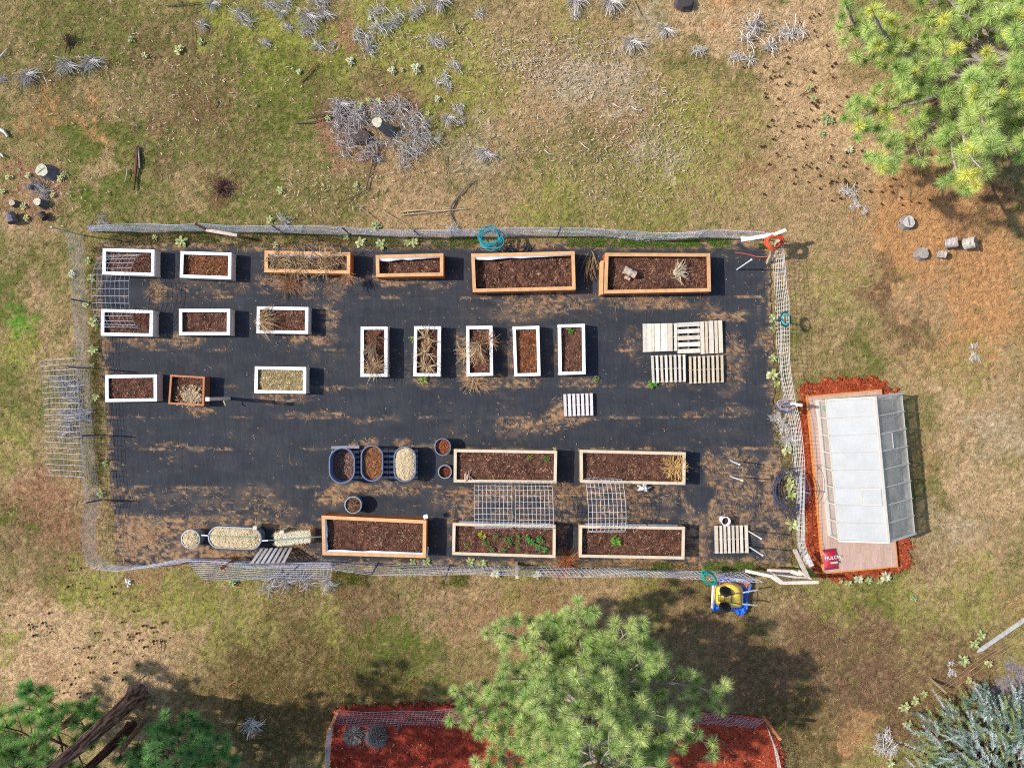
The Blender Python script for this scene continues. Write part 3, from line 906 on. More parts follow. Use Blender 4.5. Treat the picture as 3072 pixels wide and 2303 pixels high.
planter('O3', 'cedar', [(1413.2, 761.1), (1723.9, 753.5), (1726.9, 869.1), (1418.1, 876.4)], 'large cedar planter of lumpy soil below the teal hose', GC, liner='n', depth=.28)
planter('O4', 'cedar', [(1815.6, 758.4), (2130.4, 759.8), (2133.1, 874.3), (1811.6, 880.5)], 'large cedar planter with a log lying on its soil', GC, depth=.22)
planter('O5', 'cedar', [(964.5, 1545.6), (1279, 1560), (1277.6, 1673.1), (966.9, 1664.2)], 'large cedar planter at the bottom beside the straw bale', GC, liner='ws', depth=.2)
planter('N1', 'pale', [(1361.5, 1346.7), (1671.4, 1351.6), (1669.5, 1449.3), (1360.7, 1446.5)], 'pale pine planter beside the two round pots', GP)
planter('N2', 'pale', [(1739.3, 1348.3), (2057.4, 1356.2), (2056, 1454.1), (1740.6, 1447.4)], 'pale pine planter with straw at its right end', GP, depth=.14)
planter('N3', 'pale', [(1358, 1567.3), (1667.4, 1574.1), (1666.5, 1673.1), (1356.1, 1663.6)], 'pale pine planter with rows of green seedlings', GP)
planter('N4', 'pale', [(1737.9, 1574.1), (2055.2, 1579.5), (2053.3, 1677.2), (1736.6, 1671.2)], 'pale pine planter with one single green seedling', GP, depth=.16)

# loose details of single planters
r = PLANTERS['O4']['root']
nb = NB()
nb.beam(P(1804, 786, .25), P(1802.5, 886, .25), .085, .5, np.full(3, 1.0))
part('loose_side_board', nb, M_cedar_top, r)['label'] = 'board coming loose from the left end'
r = PLANTERS['O5']['root']
nb = NB()
nb.box(*P(1277, 1549, .57)[:2], .56, .14, .12, .10, .3)
nb.beam(P(1284, 1640, .2), P(1280, 1670, .5), .05, .02)
part('corner_cover', nb, M_liner, r)['label'] = 'white plastic cover on the upper right corner'
for key in ('N3', 'N4'):
    r = PLANTERS[key]['root']
    c = PLANTERS[key]['c']
    nb = NB()
    for t0, t1 in ((.06, .36), (.38, .64), (.66, .94)):
        a, b = c[0] + (c[1] - c[0]) * t0, c[0] + (c[1] - c[0]) * t1
        a, b = a + [0, .012, 0], b + [0, .012, 0]
        a[2] = b[2] = .38
        nb.beam(a, b, .012, .2, A(206, 214, 232))
    part('liner', nb, M_plastic, r)


# ================================================================ plants in and around the planters
def stalks(nb, x, y, z, R, n, cols, up=.5, curl=.5, arc=(0, 2 * PI), w=.012, h0=0.0):
    """bunch of thin dry stalks fanning out of one root"""
    az = rng.uniform(arc[0], arc[1], n)
    L = R * rng.uniform(.45, 1.05, n)
    el = rng.uniform(.1, up, n)
    m = 5
    t = np.linspace(0, 1, m)
    bend = rng.normal(0, curl, n)
    jx, jy = rng.normal(0, R * .13, n), rng.normal(0, R * .13, n)
    for i in range(n):
        a = az[i] + bend[i] * t
        r_ = L[i] * t
        px = x + jx[i] + np.cumsum(np.r_[0, np.diff(r_) * np.cos(a[1:])])
        py = y + jy[i] + np.cumsum(np.r_[0, np.diff(r_) * np.sin(a[1:])])
        pz = z + h0 + L[i] * np.sin(el[i]) * np.sin(t * PI * .7) + .01
        c = cols[rng.integers(len(cols))] * rng.uniform(.65, 1.2)
        pts = np.c_[px, py, pz]
        nb.segs(pts[:-1], pts[1:], w / 2 * rng.uniform(.6, 1.2), c)


TAN = [A(220, 186, 140), A(196, 154, 112), A(238, 212, 172)]
GRY = [A(230, 222, 214), A(206, 198, 192), A(246, 238, 230), A(186, 176, 168)]


def dead_plant(px, py, z, R, n, label, cols=TAN, arc=(0, 2 * PI), up=.6, w=.014, curl=.5, cat='dead plant', name='dead_plant', group=None, h0=0.0):
    o = P(px, py, z)
    nb = NB()
    stalks(nb, o[0], o[1], o[2], R, n, cols, up, curl, arc, w, h0)
    return solo(name, nb, M_twig, o, label, cat, group)


z = PLANTERS['W5']['soil']
dead_plant(779, 966, z + .04, .66, 120, 'fan of dry stalks spreading right in the left end of a white planter', arc=(-1.2, 1.1), up=.35, curl=.25)
z = PLANTERS['W8']['soil']
dead_plant(1128, 1015, z + .05, .36, 60, 'brown matted stalks at the top of the leftmost upright planter', [A(170, 130, 96), A(146, 106, 76)], group='dead plants in the upright planters')
dead_plant(1118, 1040, z + .08, .45, 60, 'grey stalks drooping to the left in the leftmost upright planter', [A(196, 170, 140), A(170, 144, 118)], arc=(3.4, 5.1), group='dead plants in the upright planters')
dead_plant(1124, 1100, z + .08, .48, 80, 'tangled curly stalks at the bottom of the leftmost upright planter', curl=1.2, group='dead plants in the upright planters')
z = PLANTERS['W9']['soil']
for (x, y), w_ in (((1279, 1012), 'upper'), ((1277, 1060), 'middle'), ((1278, 1100), 'lower')):
    dead_plant(x, y, z + .07, .42, 34, w_ + ' of the three pale spidery dead plants in one upright planter', curl=.5, w=.02, group='dead plants in the upright planters')
z = PLANTERS['W10']['soil']
dead_plant(1436, 1038, .38, .56, 90, 'dead plant drooping over the left side of an upright white planter', arc=(2.9, 5.2), up=.9, curl=.6, h0=.08, group='dead plants in the upright planters')
dead_plant(1470, 1022, .38, .34, 40, 'dead plant poking over the right side of an upright white planter', [A(214, 158, 116), A(196, 146, 108)], group='dead plants in the upright planters')
dead_plant(1446, 1072, z + .04, .34, 50, 'orange tan dry stalks low in the middle of an upright white planter', [A(206, 152, 106)], group='dead plants in the upright planters')
dead_plant(1422, 1140, .03, .5, 80, 'pale dry grass heap on the fabric at the foot of an upright planter', up=.3)
dead_plant(1395, 1060, .03, .4, 60, 'pale dry grass lying between two upright planters', up=.3)
z = PLANTERS['O4']['soil']
dead_plant(2026, 818, z + .05, .42, 70, 'pale bleached twig fan on the soil of a cedar planter', [A(234, 218, 190), A(206, 186, 156)], arc=(-1.1, 1.2), curl=.3, w=.018)
z = PLANTERS['O1']['soil']
o = P(925, 790, z)
nb = NB()
for i in range(40):
    x, y = o[0] + rng.uniform(-1.15, 1.15), o[1] + rng.uniform(-.24, .22)
    stalks(nb, x, y, z + rng.uniform(.02, .1), .42, 16, TAN + [A(150, 118, 84)], .3, .5, (0, 2 * PI), .013)
solo('straw_heap', nb, M_twig, o, 'tangled dry straw heaped in the long cedar planter', 'straw')
dead_plant(1040, 822, .5, .42, 70, 'dry stalks spilling over the lower right corner of the cedar planter', [A(206, 160, 120), A(190, 140, 100)], arc=(4.0, 5.9), up=.2, curl=.4)
dead_plant(870, 845, .03, .6, 110, 'dry grass spilled on the fabric below the straw filled cedar planter', [A(190, 140, 104), A(170, 130, 100)], up=.2)
z = PLANTERS['N2']['soil']
dead_plant(2025, 1402, z + .03, .48, 160, 'pale straw at the right end of a pine planter', [A(226, 186, 122), A(200, 160, 104)], curl=.8, up=.3)
z = PLANTERS['N1']['soil']
dead_plant(1400, 1418, z + .05, .32, 12, 'forked pale roots in the left end of a pine planter', [A(224, 196, 176)], arc=(4.2, 5.6), up=.3, curl=.15, w=.03)
dead_plant(1700, 1685, .02, .6, 120, 'rusty dry grass clump below the gap between two pine planters', [A(196, 130, 86), A(170, 106, 70)], up=.3)
dead_plant(1766, 770, .06, .75, 26, 'long dry stems leaning in the gap between two cedar planters', [A(170, 140, 96), A(140, 116, 84)], arc=(4.3, 5.1), up=.2, curl=.15, w=.018)
z = PLANTERS['BR']['soil']
o = P(570, 1185, z)
nb = NB()
n = 500
nb.chips(np.c_[o[0] + rng.normal(.08, .16, n), o[1] + rng.normal(-.02, .14, n), z + .03 + rng.random(n) * .06], rng.uniform(.05, .14, n), rng.uniform(.012, .03, n), A(238, 208, 164) * rng.uniform(.6, 1.1, n)[:, None], .5)
solo('straw_heap', nb, M_straw, o, 'pale straw heaped in the small square brown planter', 'straw')


def green_plant(px, py, z, R, n, col, label, cat='seedling', name='seedling', group=None):
    o = P(px, py, z)
    nb = NB()
    for i in range(n):
        a = rng.uniform(0, 2 * PI)
        r0 = R * rng.uniform(0, .55)
        q = o + [math.cos(a) * r0, math.sin(a) * r0, rng.uniform(.01, .08)]
        b = a + rng.normal(0, .8)
        L = R * rng.uniform(.35, .7)
        leaf(nb, q, b, rng.uniform(.0, .6), L, L * .42, col * rng.uniform(.6, 1.35))
    return solo(name, nb, M_leaf, o, label, cat, group)


def leaf(nb, q, az, el, L, W, c):
    d = np.array([math.cos(az) * math.cos(el), math.sin(az) * math.cos(el), math.sin(el)])
    s = np.array([-math.sin(az), math.cos(az), 0])
    dn = np.array([0, 0, -.12 * L])
    v = [q, q + d * L * .35 + s * W * .4, q + d * L * .72 + s * W * .45 + dn, q + d * L + dn * 2, q + d * L * .72 - s * W * .45 + dn, q + d * L * .35 - s * W * .4, q + d * L * .5 + [0, 0, -.02 * L]]
    nb.add(v, [[0, 1, 6], [1, 2, 6], [2, 3, 6], [3, 4, 6], [4, 5, 6], [5, 0, 6]], c)


zs = PLANTERS['N3']['soil'] + .02
SEED = [(1447, 1604, 'Y'), (1488, 1606, 'G'), (1516, 1612, 'G'), (1552, 1608, 'G'), (1580, 1612, 'B'), (1592, 1622, 'B'), (1615, 1614, 'B'), (1624, 1620, 'G'), (1453, 1625, 'G'), (1525, 1628, 'G'), (1553, 1625, 'G'), (1596, 1625, 'B'),
        (1614, 1640, 'B'), (1633, 1646, 'B'), (1475, 1646, 'G'), (1510, 1648, 'G'), (1554, 1646, 'G'), (1402, 1634, 'G'), (1530, 1616, 'G'), (1461, 1630, 'G')]
SC = {'Y': A(170, 176, 40), 'G': A(104, 140, 60), 'B': A(92, 168, 76)}
SEED.sort()
for i, (x, y, k) in enumerate(SEED):
    green_plant(x, y, zs, {'Y': .16, 'G': .12, 'B': .13}[k], 26, SC[k], '%s green seedling, %s from the left in the seedling planter' % ({'Y': 'yellowish', 'G': 'dull', 'B': 'bright'}[k], ORD[i]), group='seedlings in the pine planter')
green_plant(1847, 1622, PLANTERS['N4']['soil'] + .02, .2, 34, A(120, 180, 60), 'single bright green seedling standing alone in its pine planter')
zs = PLANTERS['N1']['soil'] + .02
green_plant(1587, 1372, zs, .13, 26, A(132, 140, 56), 'olive green weed in the upper right of a pine planter', 'weed', 'weed')
green_plant(1638, 1376, zs, .12, 26, A(104, 136, 56), 'dark green weed in the upper right corner of a pine planter', 'weed', 'weed')
green_plant(1618, 1390, zs, .06, 12, A(150, 150, 56), 'tiny yellowish weed between two larger ones in a pine planter', 'weed', 'weed')
green_plant(1664, 1343, .5, .09, 14, A(214, 212, 120), 'pale yellow leaves beside the upper right corner of a pine planter', 'weed', 'weed')
green_plant(1712, 993, PLANTERS['W12']['soil'] + .03, .11, 50, A(96, 150, 50), 'small green tuft at the top of an upright white planter', 'weed', 'weed')
green_plant(1237, 1018, .03, .14, 16, A(176, 196, 96), 'bright leaves at the left side of an upright white planter', 'weed', 'weed')
green_plant(1271, 1136, .03, .2, 30, A(160, 182, 84), 'bright leafy weed below an upright white planter', 'weed', 'weed')
green_plant(1790, 1137, .03, .14, 26, A(140, 150, 80), 'olive weed beside the lower right corner of the last upright planter', 'weed', 'weed')
green_plant(1958, 1150, .03, .2, 60, A(110, 170, 50), 'bright green tuft at the lower left corner of the slatted pallet', 'weed', 'weed')


# ================================================================ pallets
def pallet(quad, n, horiz, label, z=.13, dz=None, gap=.36, col=(244, 234, 218), group='wooden pallets', widths=None, rot=.12, stringers=3):
    """quad NW NE SE SW in photograph pixels at the pallet's top"""
    zz = [z] * 4 if dz is None else dz
    c = np.array([P(x, y, q) for (x, y), q in zip(quad, zz)])
    o = c.mean(0)
    o[2] = min(0, 0)
    root = thing('pallet', o, label, 'pallet', group)
    nrm = unit(np.cross(c[3] - c[0], c[1] - c[0]))
    if nrm[2] < 0:
        nrm = -nrm
    base = A(*col)
    if horiz:
        a0, a1, b0, b1 = c[0], c[3], c[1], c[2]
    else:
        a0, a1, b0, b1 = c[0], c[1], c[3], c[2]
    # slats run from a-side to b-side
    if widths is None:
        W = [1.0] * n
        G = [gap / (1 - gap)] * (n - 1)
    else:
        W, G = widths
    tot = sum(W) + sum(G)
    t = 0.0
    th = .02
    for i in range(n):
        t0, t1 = t / tot, (t + W[i]) / tot
        t += W[i] + (G[i] if i < n - 1 else 0)
        q = np.array([a0 + (a1 - a0) * t0, b0 + (b1 - b0) * t0, b0 + (b1 - b0) * t1, a0 + (a1 - a0) * t1])
        q += nrm * rng.uniform(-.003, .003)
        if np.cross(q[1] - q[0], q[2] - q[0]) @ nrm < 0:
            q = q[::-1]
        nb = NB()
        k = rng.uniform(.72, 1.08)
        wr = rng.uniform(0, rot)
        cc = base * (k * .75 + .28) * np.array([1, 1 - wr * .55, 1 - wr * 1.3])
        nb.hexa(q - nrm * th, q, cc)
        part('slat', nb, M_pallet, root)
    for i in range(stringers):
        s = (i + .02 if i == 0 else (i - .02 if i == stringers - 1 else i)) / (stringers - 1)
        p0, p1 = a0 + (b0 - a0) * s, a1 + (b1 - a1) * s
        inw = unit(b0 - a0) * (.02 if i == 0 else (-.02 if i == stringers - 1 else 0))
        nb = NB()
        nb.beam(p0 + inw - nrm * .066 + unit(p1 - p0) * .004, p1 + inw - nrm * .066 - unit(p1 - p0) * .004, .038, .088, base * .3, up=nrm)
        part('stringer', nb, M_pallet, root)
    return root


pallet([(1928.4, 971.1), (2031.0, 969.2), (2031.6, 1052), (1929.2, 1056)], 7, False, 'old pallet with wide rotten brown boards, upper left of the pallet group', rot=.14,
       widths=([.6, .7, .3, .9, 1.0, .7, .45], [.05, .05, .08, .1, .05, .25]), z=.14)
pallet([(2032.2, 968.4), (2098.8, 965.1), (2101.2, 1057.9), (2033.6, 1060.1)], 5, True, 'pale pallet with level boards between two upright boarded pallets', gap=.36, z=.14)
pallet([(2100.4, 964.6), (2166.1, 960.2), (2169.4, 1057.9), (2102.8, 1062)], 5, False, 'weathered pallet with five upright boards, upper right of the pallet group', rot=.25, widths=([1, .7, 1.2, .8, 1], [.25, .3, .3, .25]), z=.14)
pallet([(1953.1, 1066.2), (2055.9, 1063.5), (2057.6, 1144.8), (1956.9, 1148.3)], 8, False, 'slatted pallet, lower left of the pallet group', gap=.46, z=.14)
pallet([(2066.8, 1069.2), (2169.4, 1064.6), (2171.3, 1146.4), (2068.4, 1151)], 8, False, 'slatted pallet with a yellowed slat, lower right of the pallet group', gap=.46, col=(232, 214, 184), z=.14)
pallet([(1690, 1182.2), (1777.7, 1179), (1779.8, 1246), (1692.7, 1248.2)], 7, False, 'whitest pallet lying alone in the middle of the fabric', gap=.36, col=(248, 236, 232), rot=.03, z=.14)
pallet([(2143.4, 1576.8), (2243.3, 1574.6), (2246, 1657.7), (2145, 1659.6)], 8, False, 'slatted pallet beside the white bucket', gap=.28, col=(240, 226, 206), z=.14, widths=([1.1, .8, .8, .8, .8, .8, .9, 1.0], [.5, .45, .5, .5, .5, .45, .6]))
pallet([(782, 1644), (877, 1642), (854, 1686), (751, 1688)], 7, False, 'grey white pallet leaning against the lower fence', dz=[.16, .16, .75, .75], gap=.4, col=(216, 208, 208), z=.16)
GPAL = 'grey pallets under the oval tubs'
pallet([(994, 1338), (1077.5, 1336), (1078.5, 1435.7), (994.5, 1435.7)], 7, True, 'grey pallet under the leftmost oval tub', gap=.42, col=(160, 156, 164), group=GPAL, rot=.04)
pallet([(1080.5, 1349), (1163, 1349), (1163.5, 1435.7), (1080.5, 1435.7)], 6, True, 'grey pallet under the middle oval tub', gap=.5, col=(164, 162, 172), group=GPAL, rot=.04)
pallet([(1165, 1349), (1253, 1349), (1253, 1435.7), (1165.2, 1435.7)], 6, True, 'grey pallet under the straw topped oval tub', gap=.5, col=(164, 162, 172), group=GPAL, rot=.04)


# ================================================================ tubs, pots, bales
def tub(cx, cy, rx, ry, z0, z1, soil_z, label, wall, soilc, group=None, name='planting_tub', cat='tub', straw=False, depthrim=.02, rz=0.0, along_x=False):
    k = (CAM_H - z1) / CAM_H / PPM
    o = P(cx, cy, z1)
    o0 = o.copy()
    o[2] = z0
    R, S = rx * k, max(0, (ry - rx)) * k
    if along_x:
        rz = rz + PI / 2
    root = thing(name, o, label, cat, group)
    nb = NB()
    th = .018
    nb.lathe([(R * .86, z0 + .001), (R * .9, z0 + (z1 - z0) * .5), (R * .97, z1 - .02), (R * 1.0, z1 - .018), (R * 1.01, z1), (R * 1.0 - th * 1.6, z1 + .002), (R * .955 - th, z1 - .03), (R * .88 - th, z0 + .03)],
             o[0], o[1], 40, stadium=S, rz=rz)
    nb.disc(o[0], o[1], z0 + .03, R * .88, 40, S, rz=rz)
    part('tub_shell', nb, wall, root, smooth=False)
    # filling
    f = NB()
    t = (soil_z - z0) / (z1 - z0)
    Rs = R * (.86 + .1 * t) - th - .004
    rings = 14
    a = np.arange(48) * 2 * PI / 48
    vs, cols = [], []
    ca, cb = soilc
    for i in range(rings + 1):
        s = i / rings
        x = np.cos(a) * Rs * s
        y = np.sin(a) * Rs * s + np.sign(np.round(np.sin(a), 6)) * S * min(1, s * 1.0)
        X = x * math.cos(rz) - y * math.sin(rz) + o[0]
        Y = x * math.sin(rz) + y * math.cos(rz) + o[1]
        dome = (.05 * (1 - s ** 4)) if straw else 0
        zz = soil_z + dome + (fbm(X * 9, Y * 9, 3, 111) - .5) * .05 + (rng.random(48) - .5) * .012
        vs.append(np.c_[X, Y, zz])
        q = np.clip(fbm(X * 14, Y * 14, 3, 112) * 1.6 - .3, 0, 1)[:, None]
        cols.append(ca * q + cb * (1 - q))
    v = np.concatenate(vs)
    i = np.arange(rings)[:, None] * 48
    j = np.arange(48)[None]
    kk = (j + 1) % 48
    f.add(v, np.stack([i + j, i + 48 + j, i + 48 + kk, i + kk], -1).reshape(-1, 4), np.concatenate(cols))
    n = int((1300 if straw else 500) * (PI * Rs * Rs + 4 * Rs * S))
    ang = rng.random(n) * 2 * PI
    rr = np.sqrt(rng.random(n)) * (1.04 if straw else .97)
    x = np.cos(ang) * Rs * rr
    y = np.sin(ang) * Rs * rr + rng.uniform(-1, 1, n) * S * (S > 0)
    X = x * math.cos(rz) - y * math.sin(rz) + o[0]
    Y = x * math.sin(rz) + y * math.cos(rz) + o[1]
    zz = soil_z + (fbm(X * 9, Y * 9, 3, 111) - .5) * .05 + .015 + (.05 * (1 - rr ** 4) if straw else 0)
    cc = ca * (rng.uniform(.75, 1.25, n) if straw else np.exp(rng.normal(0, .4, n)))[:, None]
    f.chips(np.c_[X, Y, zz], rng.uniform(.03, .11, n), rng.uniform(.008, .02, n), cc, .25 if straw else .5)
    part('straw' if straw else 'soil', f, M_straw if straw else M_soil, root)
    return root


STR = (A(246, 222, 178), A(214, 184, 138))
GT = 'oval tubs standing on grey pallets'
tub(1025.4, 1396.3, 38.8, 53.7, .14, .62, .27, 'empty looking oval tub with brown soil deep inside, leftmost of the oval tubs', M_tub, (A(150, 116, 102), A(108, 84, 76)), GT)
tub(1115.6, 1389.6, 33.4, 54, .14, .52, .40, 'oval tub filled with brown chips between two other oval tubs', M_tub, (A(170, 116, 78), A(96, 58, 40)), GT)
tub(1214.4, 1392.3, 33.5, 53, .14, .52, .47, 'oval tub topped with pale straw', M_tub, STR, GT, straw=True)
GR = 'round pots on the black fabric'
tub(1327.8, 1340.2, 24.5, 26, .012, .40, .30, 'round pot of red brown chips with a dented rim above the smaller pot', M_tub, (A(178, 104, 66), A(98, 58, 44)), GR, 'plant_pot', 'pot')
tub(1334.6, 1414.8, 20.8, 20.8, .012, .34, .22, 'smallest round pot, beside the left end of a pine planter', M_galv, (A(140, 78, 58), A(74, 44, 38)), GR, 'plant_pot', 'pot')
tub(1059.2, 1514.4, 25.8, 25.8, .012, .38, .32, 'round pot of dry brown stems just above the lower cedar planter', M_galv, (A(150, 108, 84), A(80, 54, 44)), GR, 'plant_pot', 'pot')
dead_plant(1059.2, 1514.4, .33, .22, 60, 'dry brown stems filling the round pot above the lower cedar planter', [A(190, 150, 120), A(150, 106, 84)], up=.4, curl=.4)
tub(571.4, 1617.0, 28.5, 28.5, .0, .50, .47, 'round galvanised tub heaped with straw near the lower left fence corner', M_galv, STR, None, 'straw_tub', 'tub', straw=True)
tub(704, 1613.5, 33, 80, .0, .50, .47, 'long galvanised trough heaped with straw', M_galv, STR, None, 'straw_trough', 'trough', straw=True, rz=-.045, along_x=True)
c = np.array([P(824, 1600, .42), P(929, 1592, .42), P(931, 1625, .42), P(828, 1636, .42)])
o = c.mean(0)
o[2] = 0
nb = NB()
lo = c.copy()
lo[:, 2] = 0
nb.hexa(lo[::-1], (c - [0, 0, .02])[::-1], A(214, 186, 140))
n = 2600
u, v = rng.random(n), rng.random(n)
q = c[0] * ((1 - u) * (1 - v))[:, None] + c[1] * (u * (1 - v))[:, None] + c[2] * (u * v)[:, None] + c[3] * ((1 - u) * v)[:, None]
q[:, 2] = .41 + rng.random(n) * .03
nb.chips(q, rng.uniform(.04, .13, n), rng.uniform(.008, .02, n), A(255, 240, 208) * rng.uniform(.8, 1.3, n)[:, None], .5)
for a, b in ((0, 1), (1, 2), (2, 3), (3, 0)):
    m = 500
    t = rng.random(m)
    q = c[a] + (c[b] - c[a]) * t[:, None]
    q[:, 2] = rng.random(m) * .42
    d = unit((c[a] + c[b]) / 2 - c.mean(0))
    nb.blades(q, d[None] * rng.uniform(.02, .09, m)[:, None] + rng.normal(0, .03, (m, 3)), .012, A(226, 200, 156) * rng.uniform(.6, 1.1, m)[:, None])
solo('straw_bale', nb, M_straw, o, 'rectangular straw bale lying between the trough and the cedar planter', 'straw bale')
# pieces of wood holding the trough and bale
for x, y, lab in ((765, 1582, 'short pale wood block standing behind the right end of the trough'), (846, 1595, 'short pale wood block standing behind the straw bale')):
    nb = NB()
    a = P(x, y, .5)
    nb.box(a[0], a[1], .25, .12, .10, .5, .1, A(214, 196, 160))
    nb.box(a[0], a[1], .508, .124, .104, .012, .1, A(240, 224, 196))
    solo('wood_block', nb, M_wood_grey, (a[0], a[1], 0), lab, 'wood block')
# two stakes lying across the straw
for pts, lab in (([(605, 1604.6), (625, 1606), (700, 1608.5), (770, 1611)], 'thin green stake lying along the straw trough'), ([(786, 1621.4), (820, 1619.5), (880, 1615), (964, 1609)], 'thin green stake lying across the straw bale')):
    o = P(*pts[0], .5)
    nb = NB()
    p = np.array([P(x, y, .53 if 'trough' in lab else .465) for x, y in pts])
    nb.tube(p, .016, 6, A(112, 158, 142))
    root = thing('garden_stake', o, lab, 'stake', 'green garden stakes on the straw')
    part('stake', nb, M_plastic, root)
    nb = NB()
    nb.tube(np.array([p[0] - (p[1] - p[0]) * .02, p[0] + unit(p[1] - p[0]) * .2]), .024, 8, A(250, 248, 244))
    part('white_tip', nb, M_plastic, root)

# white bucket, tipped towards the pallet
o = P(2170, 1560, 0)
root = thing('bucket', o, 'white plastic bucket standing at the upper edge of a pallet', 'bucket')
ax0, ax1 = P(2168, 1556.5, .0), P(2178, 1563.5, .38)
d = unit(ax1 - ax0)
s = unit(np.cross(d, [0, 1, 0]))
u = np.cross(s, d)
nb = NB()
prof = [(.118, 0), (.128, .19), (.140, .355), (.152, .36), (.152, .378), (.128, .38), (.110, .30), (.10, .08)]
a = np.arange(28) * 2 * PI / 28
v = np.concatenate([ax0 + d * z + (np.cos(a)[:, None] * s + np.sin(a)[:, None] * u) * r for r, z in prof])
i = np.arange(len(prof) - 1)[:, None] * 28
j = np.arange(28)[None]
k = (j + 1) % 28
nb.add(v, np.stack([i + j, i + k, i + 28 + k, i + 28 + j], -1).reshape(-1, 4), A(255, 255, 255) * 1.1)
part('bucket_shell', nb, M_plastic, root)
nb = NB()
v = ax0 + d * .27 + (np.cos(a)[:, None] * s + np.sin(a)[:, None] * u) * .108
nb.add(v, np.arange(28), A(86, 56, 48))
part('soil', nb, M_soil, root)

# crumpled white bag under the edge of a pine planter
o = P(1935, 1462, .25)
nb = NB()
uu, vv = np.meshgrid(np.linspace(-1, 1, 14), np.linspace(-1, 1, 14))
ang = np.arctan2(vv, uu)
rad = np.maximum(np.abs(uu), np.abs(vv))
rr = rad * (.17 + .05 * np.sin(ang * 5 + 1))
nb.grid(o[0] + rr * np.cos(ang) * 1.25, o[1] - .02 + rr * np.sin(ang) * .75, .06 + .22 * (1 - rad ** 2) + rng.random(uu.shape) * .05, A(250, 252, 250))
gm = NB()
solo('plastic_bag', nb, M_plastic, (o[0], o[1], 0), 'crumpled white plastic bag at the lower edge of a pine planter', 'bag')

# split log, cut bark piece in the cedar planter
z = PLANTERS['O4']['soil']


def log(p0, p1, r, label, bark, ends, name='log', split=False, group=None, cat='log'):
    o = (p0 + p1) / 2
    o = np.array([o[0], o[1], min(p0[2], p1[2]) - r])
    root = thing(name, o, label, cat, group)
    nb = NB()
    n = 10
    t = np.linspace(0, 1, n)[:, None]
    pts = p0 + (p1 - p0) * t
    rad = r * (1 + .05 * np.sin(np.arange(n) * 1.7))
    cols = bark * rng.uniform(.75, 1.15, n)[:, None]
    nb.tube(pts, rad, 14, cols, cap=False)
    nb.v[-1] = nb.v[-1] + rng.normal(0, r * .05, nb.v[-1].shape)
    part('bark', nb, M_wood_grey, root)
    d = unit(p1 - p0)
    s = unit(np.cross(d, [0, .02, 1]))
    u = np.cross(s, d)
    a = np.arange(14) * 2 * PI / 14
    for p, sg in ((p0, -1), (p1, 1)):
        nb = NB()
        rr = r * rng.uniform(.88, 1.0, 14)
        v = np.concatenate([[p + d * sg * .006], p + d * sg * .004 + (np.cos(a)[:, None] * s + np.sin(a)[:, None] * u) * rr[:, None] * .5, p + d * sg * .003 + (np.cos(a)[:, None] * s + np.sin(a)[:, None] * u) * rr[:, None]])
        f = [[0, 1 + i, 1 + (i + 1) % 14] for i in range(14)]
        f4 = [[1 + i, 15 + i, 15 + (i + 1) % 14, 1 + (i + 1) % 14] for i in range(14)]
        cc = np.concatenate([[ends * .6], np.tile(ends * .85, (14, 1)), np.tile(ends, (14, 1))])
        nb.add(v, [np.array(f), np.array(f4)], cc)
        part('cut_end', nb, M_wood_grey, root)
    return root


log(P(1872, 807, z + .14), P(1907, 825, z + .14), .12, 'short weathered log lying on the soil of a cedar planter', A(206, 184, 164), A(150, 120, 100))
log(P(1874, 829, z + .06), P(1890, 838, z + .06), .055, 'small pale wood piece beside the log in a cedar planter', A(220, 186, 160), A(190, 150, 120))
# ================================================================ wire panels
def wire_grid(nb, pts, r, c, skip=()):
    """pts[i][j]: net of points; wires along both directions"""
    p = np.asarray(pts, float)
    a, b = p[:, :-1].reshape(-1, 3), p[:, 1:].reshape(-1, 3)
    nb.segs(a, b, r, c)
    a, b = p[:-1].reshape(-1, 3), p[1:].reshape(-1, 3)
    nb.segs(a, b, r, c)


WIRE = A(236, 232, 236)


def arch(A0, A1, B0, B1, zf, ztop, cols, rows, label):
    a0, a1, b0, b1 = P(*A0, zf), P(*A1, zf), P(*B0, zf), P(*B1, zf)
    o = (a0 + a1 + b0 + b1) / 4
    o[2] = 0
    net = []
    for i in range(rows + 1):
        th = PI * i / rows
        s = .5 - .5 * math.cos(th)
        z = zf + (ztop - zf) * max(0.0, math.sin(th)) ** .8
        row = []
        for j in range(cols + 1):
            t = j / cols
            a = a0 + (a1 - a0) * t
            b = b0 + (b1 - b0) * t
            q = a + (b - a) * s
            q[2] = z + .012 * math.sin(i * 1.3 + j * .7)
            row.append(q + np.r_[rng.normal(0, .004, 2), 0])
        net.append(row)
    nb = NB()
    wire_grid(nb, net, .0065, WIRE)
    return solo('trellis_arch', nb, M_steel, o, label, 'trellis', 'wire trellis arches between planters')


arch((322, 768), (431, 766), (318, 984), (424, 986), .30, 1.12, 8, 16, 'wire trellis arch joining the two leftmost white planters')
arch((1425, 1441), (1535, 1442), (1427, 1581), (1537, 1583), .45, 1.15, 9, 12, 'wire trellis arch, left of the pair between the middle pine planters')
arch((1545, 1441), (1654, 1442), (1547, 1583), (1658, 1583), .45, 1.15, 9, 12, 'wire trellis arch, right of the pair between the middle pine planters')
arch((1754, 1434), (1863, 1436), (1761, 1594), (1871, 1592), .45, 1.15, 9, 13, 'single wire trellis arch between the two right hand pine planters')


